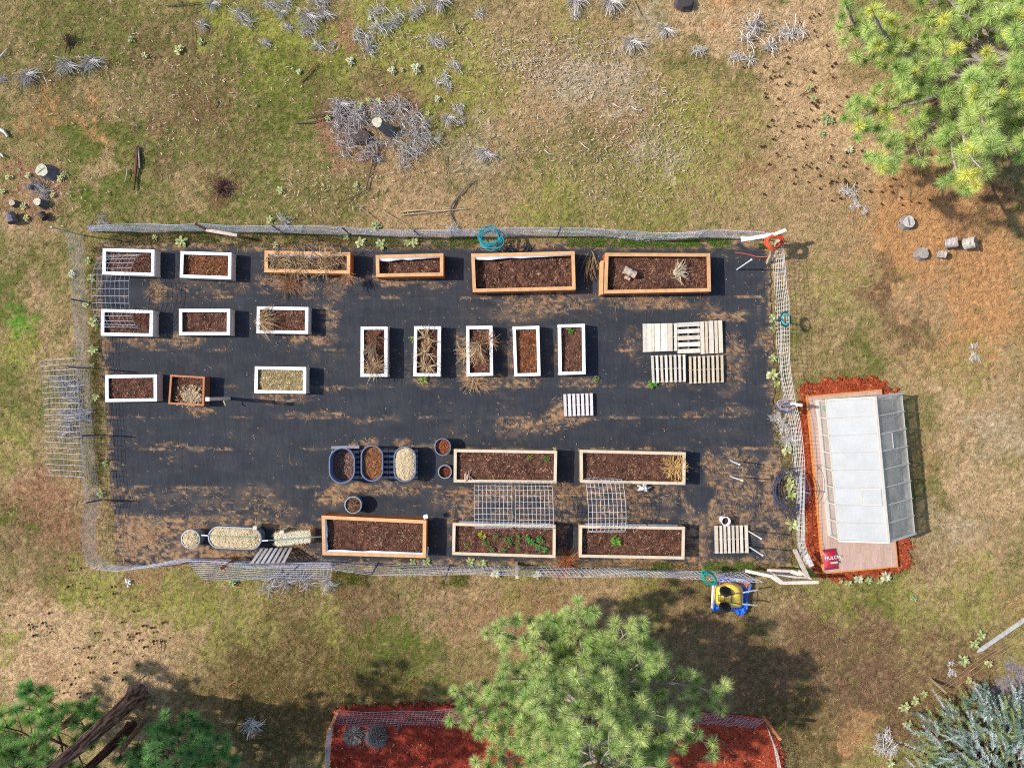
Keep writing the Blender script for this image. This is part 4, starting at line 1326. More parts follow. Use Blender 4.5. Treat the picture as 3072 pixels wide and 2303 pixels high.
def panel(quad, zq, cols, rows, label, sag=.0, r=.0065, name='wire_mesh_sheet', c=WIRE, wob=.01, cat='wire panel'):
    c4 = np.array([P(x, y, z) for (x, y), z in zip(quad, zq)])
    o = c4.mean(0)
    o[2] = 0
    net = np.zeros((rows + 1, cols + 1, 3))
    for i in range(rows + 1):
        for j in range(cols + 1):
            u, v = j / cols, i / rows
            q = c4[0] * (1 - u) * (1 - v) + c4[1] * u * (1 - v) + c4[2] * u * v + c4[3] * (1 - u) * v
            q = q + [0, 0, sag * math.sin(u * PI) * math.sin(v * PI)]
            net[i, j] = q
    net[..., 0] += (fbm(net[..., 0] * 1.5, net[..., 1] * 1.5, 2, 121) - .5) * wob * 6
    net[..., 1] += (fbm(net[..., 0] * 1.5, net[..., 1] * 1.5, 2, 122) - .5) * wob * 6
    nb = NB()
    wire_grid(nb, net, r, c)
    return solo(name, nb, M_steel, o, label, cat)


panel([(121, 1082), (226, 1070), (252, 1432), (143, 1424)], [.06, .62, .62, .06], 9, 21, 'sheet of square wire mesh leaning on the outside of the left fence', sag=-.05)
panel([(566, 1686), (992, 1692), (992, 1741), (604, 1737)], [.55, .55, .04, .04], 40, 9, 'wavy length of wire mesh leaning on the outside of the lower fence', sag=.12, wob=.02, c=A(236, 238, 250))


# ================================================================ fences
def resample(pl, n):
    pl = np.array(pl, float)
    d = np.r_[0, np.cumsum(np.hypot(*np.diff(pl, axis=0).T))]
    t = np.linspace(0, d[-1], n)
    return np.c_[np.interp(t, d, pl[:, 0]), np.interp(t, d, pl[:, 1])]


def fence(base, top, h, label, rows, step, posts, r=.005, c=WIRE, wob=.03, mesh2=0, name='wire_fence', cat='fence', zig=True):
    L = np.hypot(*np.diff(np.array(base, float), axis=0).T).sum() / PPM
    n = max(8, int(L / step))
    b, t = resample(base, n + 1), resample(top, n + 1)
    B = np.array([P(x, y, .02) for x, y in b])
    T = np.array([P(x, y, h) for x, y in t])
    o = B.mean(0)
    o[2] = 0
    root = thing(name, o, label, cat, 'wire fences round the garden')
    net = np.array([B + (T - B) * (i / rows) for i in range(rows + 1)])
    i = np.arange(n + 1)[None] * step
    k = np.linspace(0, 1, rows + 1)[:, None]
    net[..., 0] += (vnoise(i * 1.1 + k * 2, k * 3, 131) - .5) * wob * 2
    net[..., 1] += (vnoise(i * 1.1 + k * 2, k * 3, 132) - .5) * wob * 2
    net[..., 2] += (vnoise(i * .9, k * 2, 133) - .5) * wob
    nb = NB()
    wire_grid(nb, net, r, c)
    if mesh2:
        m = int(n * mesh2)
        u = rng.random(m)
        v = rng.random(m)
        ii = (u * (n - 1)).astype(int)
        jj = (v * (rows - 1)).astype(int)
        p0 = net[jj, ii] + rng.normal(0, .012, (m, 3))
        p1 = net[jj + 1, np.minimum(ii + 1, n)] + rng.normal(0, .012, (m, 3))
        nb.segs(p0, p1, r * .8, c * .95)
    part('wire_mesh', nb, M_steel, root)
    for (b0, t0, hh, kind) in posts:
        q0, q1 = P(*b0, 0), P(*t0, hh)
        nb = NB()
        if isinstance(kind, str) and kind == 'metal':
            nb.beam(q0, q1, .04, .035)
            part('post', nb, M_post, root)
        elif isinstance(kind, str):
            nb.beam(q0, q1, .035, .03)
            part('post', nb, M_galv, root)
        else:
            nb.beam(q0, q1, .09, .09, kind)
            part('post', nb, M_wood_grey, root)
    return root


WOODC = A(238, 216, 196)
fence([(275, 694), (400, 694), (560, 694), (660, 695), (796, 698), (958, 702), (1121, 706), (1257, 709), (1356, 709), (1520, 708), (1680, 709), (1760, 706), (1868, 715), (1950, 723), (2030, 719), (2112, 712), (2200, 715), (2300, 716)],
      [(262, 680), (345, 673), (480, 672), (600, 673), (796, 677), (958, 679), (1121, 687), (1257, 692), (1356, 690), (1520, 684), (1680, 682), (1760, 684), (1868, 691), (1950, 699), (2030, 698), (2112, 690), (2200, 692), (2310, 698)],
      .95, 'long dense wire fence along the upper side of the garden', 9, .06,
      [((847, 697), (815, 676), 1.05, 'metal'), ((1053, 705), (1026, 683), 1.05, 'metal'), ((1260, 707), (1241, 691), 1.0, 'metal'), ((1672, 712), (1683, 678), 1.1, 'metal'), ((1874, 714), (1890, 690), 1.0, 'silver'), ((2094, 712), (2126, 687), 1.0, 'silver'), ((1355, 709), (1353, 683), 1.1, 'silver')],
      mesh2=4, c=A(240, 240, 252))
fence([(247, 706), (254, 760), (257, 820), (260, 930), (266, 1040), (279, 1250), (287, 1400), (294, 1470), (303, 1500), (287, 1560), (284, 1600), (288, 1650), (300, 1680)],
      [(190, 692), (208, 735), (212, 820), (215, 900), (224, 1040), (236, 1250), (240, 1400), (250, 1475), (258, 1506), (246, 1570), (243, 1610), (249, 1650), (261, 1696)],
      .85, 'left hand wire fence of square mesh with long slack wires', 9, .17,
      [((248, 706), (153, 681), 1.5, 'silver'), ((262, 907), (212, 897), 1.0, 'metal'), ((275, 1104), (203, 1101), 1.3, 'metal'), ((300, 1304), (244, 1307), 1.05, 'metal'), ((305, 1499), (257, 1508), 1.0, 'metal')], r=.0058, c=A(240, 230, 230))
fence([(2318, 745), (2322, 790), (2324, 860), (2327, 900), (2331, 1036), (2338, 1131), (2351, 1198), (2367, 1266), (2376, 1330), (2380, 1400), (2388, 1470), (2390, 1560), (2392, 1620), (2402, 1690)],
      [(2352, 735), (2356, 790), (2360, 860), (2366, 900), (2366, 1036), (2376, 1131), (2387, 1198), (2401, 1266), (2407, 1334), (2413, 1400), (2414, 1470), (2413, 1560), (2414, 1626), (2426, 1690)],
      .95, 'right hand wire fence beside the greenhouse', 7, .14,
      [((2323, 960), (2345, 958), 1.0, 'metal'), ((2352, 1215), (2380, 1216), 1.0, 'metal'), ((2386, 1470), (2424, 1478), 1.0, 'silver')], r=.0056, c=A(232, 226, 228))
fence([(312, 1674), (330, 1690), (365, 1700), (440, 1692), (560, 1676), (640, 1676), (720, 1682), (800, 1684), (885, 1682), (990, 1680), (1126, 1688), (1261, 1692), (1397, 1692), (1537, 1699), (1727, 1700), (1920, 1704), (2090, 1711), (2230, 1716)],
      [(262, 1697), (305, 1709), (350, 1713), (460, 1700), (560, 1683), (640, 1686), (720, 1698), (800, 1704), (885, 1706), (990, 1709), (1098, 1722), (1261, 1726), (1397, 1723), (1537, 1726), (1727, 1730), (1920, 1728), (2090, 1737), (2290, 1748)],
      1.0, 'long wire fence along the lower side of the garden', 7, .15,
      [((912, 1684), (884, 1706), 1.0, 'metal'), ((1134, 1688), (1116, 1722), 1.1, 'metal'), ((1351, 1692), (1338, 1730), 1.15, 'metal'), ((1549, 1688), (1551, 1731), 1.2, WOODC), ((1738, 1702), (1748, 1735), 1.1, 'silver'), ((1916, 1705), (1938, 1738), 1.15, 'silver')],
      c=A(230, 230, 242), r=.006)
LOWF = 'fence round the lower red mulch bed'
fence([(1004, 2176), (1110, 2180), (1320, 2178), (1500, 2172), (1760, 2166), (1900, 2168), (2100, 2170), (2200, 2176), (2262, 2184)],
      [(1014, 2131), (1110, 2136), (1320, 2129), (1500, 2122), (1760, 2126), (1900, 2130), (2100, 2138), (2200, 2146), (2296, 2158)],
      1.0, 'wire fence along the upper edge of the lower red mulch bed', 8, .13,
      [((985, 2193), (1013, 2132), 1.4, A(214, 140, 90)), ((1192, 2195), (1206, 2130), 1.3, 'metal'), ((2290, 2148), (2340, 2216), 1.5, A(206, 140, 96))], r=.0055, c=A(176, 160, 172))
fence([(1004, 2176), (994, 2240), (984, 2330)], [(985, 2190), (978, 2240), (972, 2340)], .8, 'short wire fence down the left side of the lower red mulch bed', 10, .05, [], c=A(190, 180, 184), mesh2=6)
fence([(2300, 2170), (2320, 2230), (2338, 2330)], [(2312, 2210), (2335, 2260), (2350, 2340)], .8, 'short wire fence down the right side of the lower red mulch bed', 9, .06, [], c=A(206, 196, 190), mesh2=4)


# ================================================================ boards, gate and stakes round the fence
def board(p0, p1, w, t, c, label, name='wooden_board', cat='board', group=None, up=(0, 0, 1)):
    o = (np.asarray(p0) + np.asarray(p1)) / 2
    o[2] = 0
    nb = NB()
    nb.beam(p0, p1, w, t, c, up)
    return solo(name, nb, M_wood_grey, o, label, cat, group)


board(P(640, 699, .1), P(584, 669, 1.0), .10, .045, A(176, 116, 88), 'reddish brown board leaning outwards over the upper fence')
board(P(618, 690, .55), P(711, 706, .5), .10, .03, A(240, 214, 196), 'pale board wedged against the inside of the upper fence')
board(P(2223, 720, .75), P(2326, 703, 1.05), .12, .04, A(252, 244, 236), 'white board lying along the upper right corner of the fence')
board(P(2318, 705, 1.1), P(2358, 689, 1.2), .11, .05, A(244, 226, 200), 'short pale board sticking out past the upper right corner')
board(P(2303, 789, 0), P(2334, 722, 1.25), .11, .09, A(206, 186, 150), 'wooden corner post holding the orange hose', 'corner_post', 'post')
board(P(712, 1673, .2), P(661, 1707, 1.0), .10, .045, A(196, 112, 78), 'orange brown board leaning over the lower fence')
board(P(2384, 1648, .05), P(2425, 1735, .9), .13, .05, A(214, 196, 180), 'long grey board leaning beside the gate at the lower right corner')
board(P(2418, 1662, .5), P(2435, 1698, .6), .16, .03, A(216, 206, 200), 'short grey board standing against the right fence near the gate')
board(P(2222, 712, .7), P(2236, 711, .72), .06, .03, A(236, 220, 204), 'small white block at the left end of the white corner board')
# white post with a hook near the square planter
o = P(688, 1195, 0)
root = thing('wooden_post', o, 'lone pale wooden post standing right of the square brown planter', 'post')
nb = NB()
nb.beam(P(688, 1195, 0), P(623, 1197, 1.75), .09, .09, A(236, 208, 186))
part('post', nb, M_wood_grey, root)
nb = NB()
nb.box(*P(623, 1197, 1.76), .12, .12, .04, 0, A(255, 255, 255))
part('cap', nb, M_plastic, root)
nb = NB()
q = P(672, 1206, .4)
nb.tube([q + [0, .05, 0], q, q + [.03, -.06, -.02], q + [.06, -.10, .05]], .02, 6, A(226, 214, 150))
part('hook', nb, M_plastic, root)

GS = 'white plastic stakes standing in the fabric'
for b, t, h, lab in (((2190, 1380), (2218, 1393), 1.0, 'white stake, upper one of the pair above the drip tubing loop'), ((2190, 1428), (2227, 1441), 1.1, 'white stake, lower one of the pair above the drip tubing loop'),
                     ((2243, 1591), (2283, 1615), 1.2, 'white stake at the upper right corner of the slatted pallet'), ((2247, 1639), (2287, 1665), 1.2, 'white stake at the lower right corner of the slatted pallet'),
                     ((2210, 809), (2254, 779), 1.1, 'grey white stake leaning below the orange hose')):
    root = thing('garden_stake', P(*b, 0), lab, 'stake', GS)
    nb = NB()
    p0, p1 = P(*b, 0), P(*t, h)
    nb.tube([p0, p0 + (p1 - p0) * .5, p1], .021, 8, A(232, 238, 246))
    part('stake', nb, M_plastic, root)
    nb = NB()
    nb.tube([p1 - (p1 - p0) * .03, p1 + (p1 - p0) * .012], .029, 8, A(255, 255, 255))
    part('cap', nb, M_plastic, root)

# gate
o = P(2360, 1722, 0)
root = thing('garden_gate', o, 'open wooden frame gate at the lower right corner of the garden', 'gate')
G = dict(bl=P(2291, 1711, .08), br=P(2398, 1716, .08), tl=P(2349, 1748, 1.25), tr=P(2455, 1745, 1.25))
G['br'] = P(2400, 1728, .08)
G['bl'] = P(2301, 1711, .08)
for a, b, w, nm, k in (('bl', 'br', .07, 'rail', .85), ('tl', 'tr', .10, 'rail', 1.05), ('bl', 'tl', .09, 'stile', .95), ('br', 'tr', .09, 'stile', .8)):
    nb = NB()
    nb.beam(G[a], G[b], w, .045, WOODC * k)
    part(nm, nb, M_wood_grey, root)
nb = NB()
nb.beam(G['bl'] + (G['tl'] - G['bl']) * .45 + [0, .03, 0], G['br'] + (G['tr'] - G['br']) * .55 + [0, .03, 0], .06, .03, WOODC * .95)
part('brace', nb, M_wood_grey, root)
nb = NB()
net = [[G['bl'] + (G['br'] - G['bl']) * j / 12 + ((G['tl'] + (G['tr'] - G['tl']) * j / 12) - (G['bl'] + (G['br'] - G['bl']) * j / 12)) * i / 10 for j in range(13)] for i in range(11)]
wire_grid(nb, net, .003, A(190, 180, 176))
part('wire_mesh', nb, M_steel, root)
board(P(2236, 1711, .5), P(2318, 1729, .6), .10, .05, A(252, 236, 220), 'white rail joining the lower fence to the gate')
board(P(2316, 1731, .65), P(2346, 1750, .9), .09, .06, A(244, 226, 208), 'short white rail right beside the gate stile')
board(P(2302, 1709, .5), P(2378, 1713, .5), .08, .04, A(240, 220, 200), 'thin pale rail lying behind the gate')
board(P(2372, 1713, .5), P(2406, 1724, .55), .12, .04, A(248, 232, 214), 'pale rail end behind the gate, nearest the greenhouse')
board(P(2396, 1712, .6), P(2438, 1742, 1.0), .07, .05, A(240, 200, 176), 'reddish thin rail crossing the far end of the gate')


# ================================================================ hoses
def coil(nb, cx, cy, rx, ry, turns, r, z0, z1, c, jit=.06, ph=0.0, wander=.0, rz=0.0):
    n = int(turns * 26)
    t = np.linspace(0, turns * 2 * PI, n) + ph
    k = (CAM_H - (z0 + z1) / 2) / CAM_H / PPM
    o = P(cx, cy, (z0 + z1) / 2)
    jx = 1 + (vnoise(t * .35, t * 0, 141) - .5) * jit * 6
    jy = 1 + (vnoise(t * .35, t * 0 + 5, 142) - .5) * jit * 6
    x = np.cos(t) * rx * k * jx + (vnoise(t * .2, t * 0, 143) - .5) * wander
    y = np.sin(t) * ry * k * jy + (vnoise(t * .2, t * 0 + 9, 144) - .5) * wander
    z = np.linspace(z0, z1, n) + (vnoise(t * .6, t * 0, 145) - .5) * .08
    X = x * math.cos(rz) - y * math.sin(rz)
    Y = x * math.sin(rz) + y * math.cos(rz)
    nb.tube(np.c_[o[0] + X, o[1] + Y, z], r, 6, c)


nb = NB()
coil(nb, 1470, 708, 30, 26, 6, .017, .55, .95, A(36, 150, 160), .08, wander=.12)
coil(nb, 1480, 718, 28, 27, 3, .017, .4, .8, A(44, 166, 170), .16, .8, .2)
coil(nb, 1456, 731, 13, 12, 1, .017, .4, .5, A(60, 178, 180), .1)
coil(nb, 1497, 730, 10, 17, 1.2, .016, .35, .5, A(40, 160, 160), .1)
solo('garden_hose', nb, M_hose, P(1472, 715, 0), 'tangled teal hose hanging on the upper fence', 'hose', 'hoses hung round the garden')
nb = NB()
for i in range(7):
    coil(nb, 2324 + rng.normal(0, 1.5), 722 + i * .8, 26 - i * 1.6, 24 - i * 1.2, 2, .016, .9 + i * .03, 1.0 + i * .03, A(226, 92, 56) * rng.uniform(.8, 1.1), .07, i)
p = [(2316, 744), (2312, 766), (2300, 771), (2270, 770), (2240, 762), (2204, 757)]
nb.tube([P(x, y, z) for (x, y), z in zip(p, (1.0, .5, .12, .06, .05, .05))], .016, 6, A(226, 110, 84))
solo('garden_hose', nb, M_hose, P(2324, 722, 0), 'orange hose coiled over the upper right corner post', 'hose', 'hoses hung round the garden')
nb = NB()
for i in range(5):
    coil(nb, 2357, 957, 10.5 + i * 1.6, 15.5 + i * 1.8, 1.1, .013, .9 - i * .02, .92 - i * .02, A(70, 190, 186) if i < 2 else A(26, 66, 84), .01, i)
solo('garden_hose', nb, M_hose, P(2357, 957, 0), 'small teal and black hose ring on the right fence', 'hose', 'hoses hung round the garden')
nb = NB()
coil(nb, 2360, 1212, 20, 12, 4, .014, .7, .9, A(190, 170, 176), .14, wander=.15)
coil(nb, 2356, 1220, 16, 12, 5, .012, .5, .8, A(74, 80, 130), .2, 1.0, .2)
solo('garden_hose', nb, M_hose, P(2358, 1215, 0), 'grey and blue hose bundle hung on the right fence near the greenhouse', 'hose', 'hoses hung round the garden')
board(P(2372, 1210, .9), P(2407, 1216, .95), .09, .04, A(250, 234, 214), 'short white stick poking out of the grey hose bundle')
nb = NB()
for i in range(4):
    coil(nb, 2127, 1733, 21 - i * 1.2, 17 - i, 2, .017, .75 + i * .03, .95 + i * .03, A(30, 150, 128) * rng.uniform(.85, 1.1), .06, i, rz=-.6)
coil(nb, 2114, 1718, 8, 8, 2, .016, .8, .9, A(40, 160, 136), .1)
solo('garden_hose', nb, M_hose, P(2127, 1733, 0), 'green hose coiled on the lower fence above the wheelbarrow', 'hose', 'hoses hung round the garden')
nb = NB()
for i in range(8):
    coil(nb, 2374 + rng.normal(0, 4), 1472 + rng.normal(0, 5), 46 - abs(rng.normal(0, 5)), 64 + rng.normal(0, 9), 1.6, .0085, .1 + i * .05, .2 + i * .05, A(84, 84, 108) * rng.uniform(.7, 1.3), .13, rng.uniform(0, 6), .1)
for i in range(9):
    x, y = 2368 + rng.normal(0, 18), 1530 + rng.normal(0, 14)
    a = rng.uniform(-.5, 2.2)
    nb.tube([P(x - 40 * math.cos(a), y - 30 * math.sin(a), .3), P(x + rng.normal(0, 6), y + rng.normal(0, 6), .5), P(x + 40 * math.cos(a), y + 30 * math.sin(a), .3)], .009, 5, A(60, 62, 92))
coil(nb, 2303, 1488, 42, 42, .62, .008, .05, .3, A(60, 62, 76), .02, 1.4)
coil(nb, 2442, 1455, 34, 60, .6, .007, .45, .6, A(90, 58, 62), .03, -1.4)
solo('drip_tubing', nb, M_hose, P(2374, 1475, 0), 'big loose coil of black drip tubing over the right fence', 'tubing')

# ================================================================ greenhouse
HE, HR, ZD = .85, 1.55, .15
pts = dict(we0=P(2481, 1203, HE), we1=P(2517, 1617, HE), r0=P(2625, 1191, HR), r1=P(2664, 1622, HR), ee0=P(2703, 1184, HE), ee1=P(2745, 1601, HE),
           d00=P(2425, 1191, ZD), d01=P(2642, 1174, ZD), d11=P(2691, 1697, ZD), d10=P(2474, 1713, ZD))
# square it up: a common long axis
ax = unit(((pts['we1'] - pts['we0']) + (pts['r1'] - pts['r0']) + (pts['ee1'] - pts['ee0'])) * [1, 1, 0])
cr = np.array([-ax[1], ax[0], 0])
if cr[0] < 0:
    cr = -cr
org = (pts['we0'] + pts['ee0']) / 2
org[2] = 0
Lg = np.mean([(pts[a + '1'] - pts[a + '0']) @ ax for a in ('we', 'r', 'ee')])
xw = np.mean([(pts[k] - org) @ cr for k in ('we0', 'we1')])
xe = np.mean([(pts[k] - org) @ cr for k in ('ee0', 'ee1')])
xr = np.mean([(pts[k] - org) @ cr for k in ('r0', 'r1')])
y0g = np.mean([(pts[k] - org) @ ax for k in ('we0', 'r0', 'ee0')])


def GH(x, y, z):
    return org + cr * x + ax * (y0g + y) + np.array([0, 0, z])


root = thing('greenhouse', GH((xw + xe) / 2, Lg / 2, 0), 'white panelled greenhouse on a wooden deck at the right of the garden', 'greenhouse')
M_poly = mat('polycarbonate', (0.345, 0.35, 0.345), 0.5, 0.10, 2.0, spec=0.25, clear=0.06)
M_poly2 = mat('polycarbonate_clear', (0.60, 0.58, 0.50), 0.3, 0.4, 1.6, spec=0.4, trans=0.1, clear=0.72)
M_glaze = mat('clear_glazing', (0.7, 0.7, 0.68), 0.15, 0.1, 3.0, spec=0.5, clear=0.86)
M_frame = mat('greenhouse_frame', A(226, 214, 200), 0.6, 0.1, 8.0)
M_deck = mat('deck_plank', (1, 1, 1), 0.75, 0.16, 3.0, 0.15, 40.0, stretch=(6, 1, 1))
M_edge = mat('deck_edge', A(236, 158, 84), 0.7, 0.2, 6.0)
# deck
dw = (pts['d00'] - org) @ cr
de = (pts['d11'] - org) @ cr
dn = (pts['d00'] - org) @ ax - y0g
ds = (pts['d11'] - org) @ ax - y0g
nb = NB()
npl = 19
pw = (de - dw) / npl
for i in range(npl):
    y = dn
    while y < ds - .01:
        ln = rng.uniform(.5, 1.2)
        y2 = min(ds, y + ln)
        q = [GH(dw + pw * i + .0008, y + .002, 0), GH(dw + pw * (i + 1) - .0008, y + .002, 0), GH(dw + pw * (i + 1) - .0008, y2 - .002, 0), GH(dw + pw * i + .0008, y2 - .002, 0)]
        q = np.array(q)[::-1]
        if np.cross(q[1] - q[0], q[2] - q[0])[2] < 0:
            q = q[::-1]
        k = rng.uniform(.9, 1.04)
        nb.hexa(q + [0, 0, ZD - .03], q + [0, 0, ZD], A(214, 182, 162) * k * np.array([1, 1 - rng.uniform(0, .06), 1 - rng.uniform(0, .1)]))
        y = y2
part('deck', nb, M_deck, root)
for a, b in (((dw, dn), (dw, ds)), ((de, dn), (de, ds)), ((dw, dn), (de, dn)), ((dw, ds), (de, ds))):
    nb = NB()
    off = -.02 if (a[0] == b[0] == dw) or (a[1] == b[1] == dn) else .02
    if a[0] == b[0]:
        nb.beam(GH(a[0] + off, a[1], .075), GH(b[0] + off, b[1], .075), .038, .155)
    else:
        nb.beam(GH(a[0] - .04, a[1] + off, .075), GH(b[0] + .04, b[1] + off, .075), .038, .155)
    part('edge_board', nb, M_edge, root)
NBAY = 8
ys = np.linspace(0, Lg, NBAY + 1)
gap = .003


def quadp(a, b, c, d, th=.008):
    nb = NB()
    q = np.array([a, b, c, d])
    n = unit(np.cross(q[1] - q[0], q[2] - q[0]))
    v = np.concatenate([q - n * th / 2, q + n * th / 2])
    nb.add(v, np.array([[3, 2, 1, 0], [4, 5, 6, 7], [0, 1, 5, 4], [1, 2, 6, 5], [2, 3, 7, 6], [3, 0, 4, 7]]))
    return nb


for i in range(NBAY):
    a, b = ys[i] + gap, ys[i + 1] - gap
    part('roof_panel', quadp(GH(xw, a, HE), GH(xw, b, HE), GH(xr - .02, b, HR - .01), GH(xr - .02, a, HR - .01)), M_poly, root)
    part('roof_panel', quadp(GH(xr + .02, a, HR - .01), GH(xr + .02, b, HR - .01), GH(xe, b, HE), GH(xe, a, HE)), M_poly2, root)
    part('wall_panel', quadp(GH(xw + .01, a, ZD + .06), GH(xw + .01, b, ZD + .06), GH(xw + .01, b, HE - .05), GH(xw + .01, a, HE - .05)), M_glaze, root)
    part('wall_panel', quadp(GH(xe - .01, a, ZD + .06), GH(xe - .01, b, ZD + .06), GH(xe - .01, b, HE - .05), GH(xe - .01, a, HE - .05)), M_poly2, root)
for y in (0, Lg):
    nb = NB()
    q = [GH(xw + .02, y, ZD), GH(xe - .02, y, ZD), GH(xe - .02, y, HE), GH(xr, y, HR - .03), GH(xw + .02, y, HE)]
    n = ax * .006
    nb.add(np.concatenate([np.array(q) - n, np.array(q) + n]), [np.array([4, 3, 2, 1, 0]), np.array([5, 6, 7, 8, 9])] + [np.array([[i, (i + 1) % 5, 5 + (i + 1) % 5, 5 + i]]) for i in range(5)])
    part('end_wall', nb, M_poly2, root)
for i, y in enumerate(ys):
    y = min(max(y, .0), Lg)
    nb = NB()
    nb.beam(GH(xw - .02, y, HE + .002), GH(xr, y, HR + .002), .016, .012, np.full(3, .6))
    part('rafter', nb, M_frame, root)
    nb = NB()
    nb.beam(GH(xr, y, HR + .006), GH(xe + .05, y, HE - .01), .034, .04)
    part('rafter', nb, M_frame, root)
    nb = NB()
    nb.beam(GH(xw, y, ZD), GH(xw, y, HE), .036, .036)
    part('stud', nb, M_frame, root)
    nb = NB()
    nb.beam(GH(xe, y, ZD), GH(xe, y, HE - .03), .036, .036)
    part('stud', nb, M_frame, root)
for nm, a, b, w, h in (('ridge_beam', GH(xr, -.05, HR + .02), GH(xr, Lg + .05, HR + .02), .07, .05), ('eave_beam', GH(xw - .005, -.03, HE - .025), GH(xw - .005, Lg + .03, HE - .025), .045, .05),
                       ('eave_beam', GH(xe + .005, -.03, HE - .03), GH(xe + .005, Lg + .03, HE - .03), .045, .05), ('sill_beam', GH(xw, 0, ZD + .032), GH(xw, Lg, ZD + .032), .10, .06), ('sill_beam', GH(xe, 0, ZD + .032), GH(xe, Lg, ZD + .032), .10, .06)):
    nb = NB()
    nb.beam(a, b, w, h)
    part(nm, nb, M_frame, root)
for y in (-.03, Lg + .03):
    for xa, za, xb, zb in ((xw - .03, HE - .005, xr, HR + .0), (xr, HR, xe + .05, HE - .03)):
        nb = NB()
        nb.beam(GH(xa, y, za), GH(xb, y, zb), .05, .07)
        part('gable_trim', nb, M_frame, root)
# roof vents


def slope(t, y, west=True, lift=.02):
    if west:
        return GH(xr + (xw - xr) * t, y, HR + (HE - HR) * t + lift)
    return GH(xr + (xe - xr) * t, y, HR + (HE - HR) * t + lift)


for west, bay, t0, t1 in ((True, 5, .06, .46), (False, 2, .06, .48)):
    a, b = ys[bay] + .03, ys[bay + 1] - .03
    v = part('roof_vent', quadp(slope(t0, a, west, .03), slope(t0, b, west, .03), slope(t1, b, west, .035), slope(t1, a, west, .035), .012), M_poly if west else M_poly2, root)
    nb = NB()
    for p, q in ((slope(t0, a, west, .035), slope(t1, a, west, .04)), (slope(t0, b, west, .035), slope(t1, b, west, .04)), (slope(t1, a, west, .04), slope(t1, b, west, .04))):
        nb.beam(p, q, .02, .02)
    part('vent_frame', nb, M_frame, root, parent=v)
# things standing inside
nb = NB()
nb.box(0, 0, 0, .01, .01, .01)
nb = NB()
q = [GH(xe - .62, .1, .55), GH(xe - .25, .1, .55), GH(xe - .25, Lg - .1, .55), GH(xe - .62, Lg - .1, .55)]
q = np.array(q)[::-1]
if np.cross(q[1] - q[0], q[2] - q[0])[2] < 0:
    q = q[::-1]
nb.hexa(q - [0, 0, .03], q, A(206, 178, 140))
for y in (.2, Lg / 2, Lg - .2):
    for x in (xe - .58, xe - .29):
        nb.beam(GH(x, y, ZD), GH(x, y, .52), .05, .05, A(190, 160, 120))
solo('potting_bench', nb, M_wood_grey, GH(xe - .4, Lg / 2, ZD), 'long wooden bench seen through the right slope of the greenhouse roof', 'bench')
nb = NB()
o = GH(xe - 1.0, Lg * .71, ZD)
nb.lathe([(.18, ZD + .002), (.25, .5), (.26, .52), (.23, .52), (.2, .2)], o[0], o[1], 20, sx=.75, sy=1.6, c=A(70, 190, 200))
solo('storage_tub', nb, M_plastic, o, 'teal tub showing through the right slope of the greenhouse roof', 'tub')
nb = NB()
o = GH(xw + .25, .28, ZD)
nb.lathe([(.10, ZD + .002), (.14, .5), (.12, .6), (.0, .62)], o[0], o[1], 14, c=A(60, 160, 60))
solo('watering_can', nb, M_plastic, o, 'green watering can inside the upper left corner of the greenhouse', 'watering can')
nb = NB()
o = GH(xw + .3, Lg * .5, ZD)
for dy in (-.3, .3):
    nb.beam(GH(xw + .22, Lg * .5 + dy - .2, .45), GH(xw + .2, Lg * .5 + dy + .2, .45), .16, .03, A(206, 140, 80))
nb.beam(GH(xw + .22, Lg * .5 - .3, ZD + .002), GH(xw + .22, Lg * .5 - .3, .45), .05, .05, A(190, 130, 80))
nb.beam(GH(xw + .22, Lg * .5 + .3, ZD + .002), GH(xw + .22, Lg * .5 + .3, .45), .05, .05, A(190, 130, 80))
solo('plant_shelf', nb, M_wood_grey, o, 'orange wooden shelf behind the left wall of the greenhouse', 'shelf')
nb = NB()
o = P(2733, 1546, .7)
nb.box(o[0], o[1], .78, .09, .05, .05, 0, A(30, 34, 36))
nb.beam([o[0], o[1], .78], [o[0] - .03, o[1], .66], .03, .03, A(40, 40, 40))
part('roof_clamp', nb, M_plastic, root)

# bag of mulch on the deck
c4 = np.array([P(2470.5, 1650, .24), P(2512, 1645, .24), P(2520, 1707, .24), P(2477, 1712, .24)])
o = c4.mean(0)
o[2] = ZD
root = thing('mulch_bag', o, 'red plastic bag of mulch lying on the corner of the greenhouse deck', 'bag')
uu, vv = np.meshgrid(np.linspace(0, 1, 16), np.linspace(0, 1, 22))
q = (c4[0] * ((1 - uu) * (1 - vv))[..., None] + c4[1] * (uu * (1 - vv))[..., None] + c4[2] * (uu * vv)[..., None] + c4[3] * ((1 - uu) * vv)[..., None])
puff = (np.clip(np.sin(uu * PI), 0, 1) ** .5) * (np.clip(np.sin((vv - .06) / .88 * PI), 0, 1) ** .6)
zz = ZD + .012 + .12 * puff + (fbm(q[..., 0] * 14, q[..., 1] * 9, 3, 151) - .5) * .04 * puff
pk = np.clip(.5 - uu * 1.4, 0, 1)[..., None]
end = ((vv < .12) | (vv > .86))[..., None] * 1.0
cc = (A(196, 36, 52) * (1 - pk * .5) + A(232, 120, 160) * pk * .5)
cc = cc * (1 - end) + A(150, 44, 60) * end
nb = NB()
nb.grid(q[..., 0], q[..., 1], zz, cc.reshape(-1, 3))
b = NB()
part('bag_body', nb, M_plastic, root, smooth=True)
M_letter = mat('white_print', (0.8, 0.78, 0.8), 0.5, 0.05)
cu = bpy.data.curves.new('letters', 'FONT')
cu.body = 'MULCH'
cu.size = .155
cu.extrude = .002
cu.align_x = 'CENTER'
cu.align_y = 'CENTER'
tmp = bpy.data.objects.new('letters', cu)
COL.objects.link(tmp)
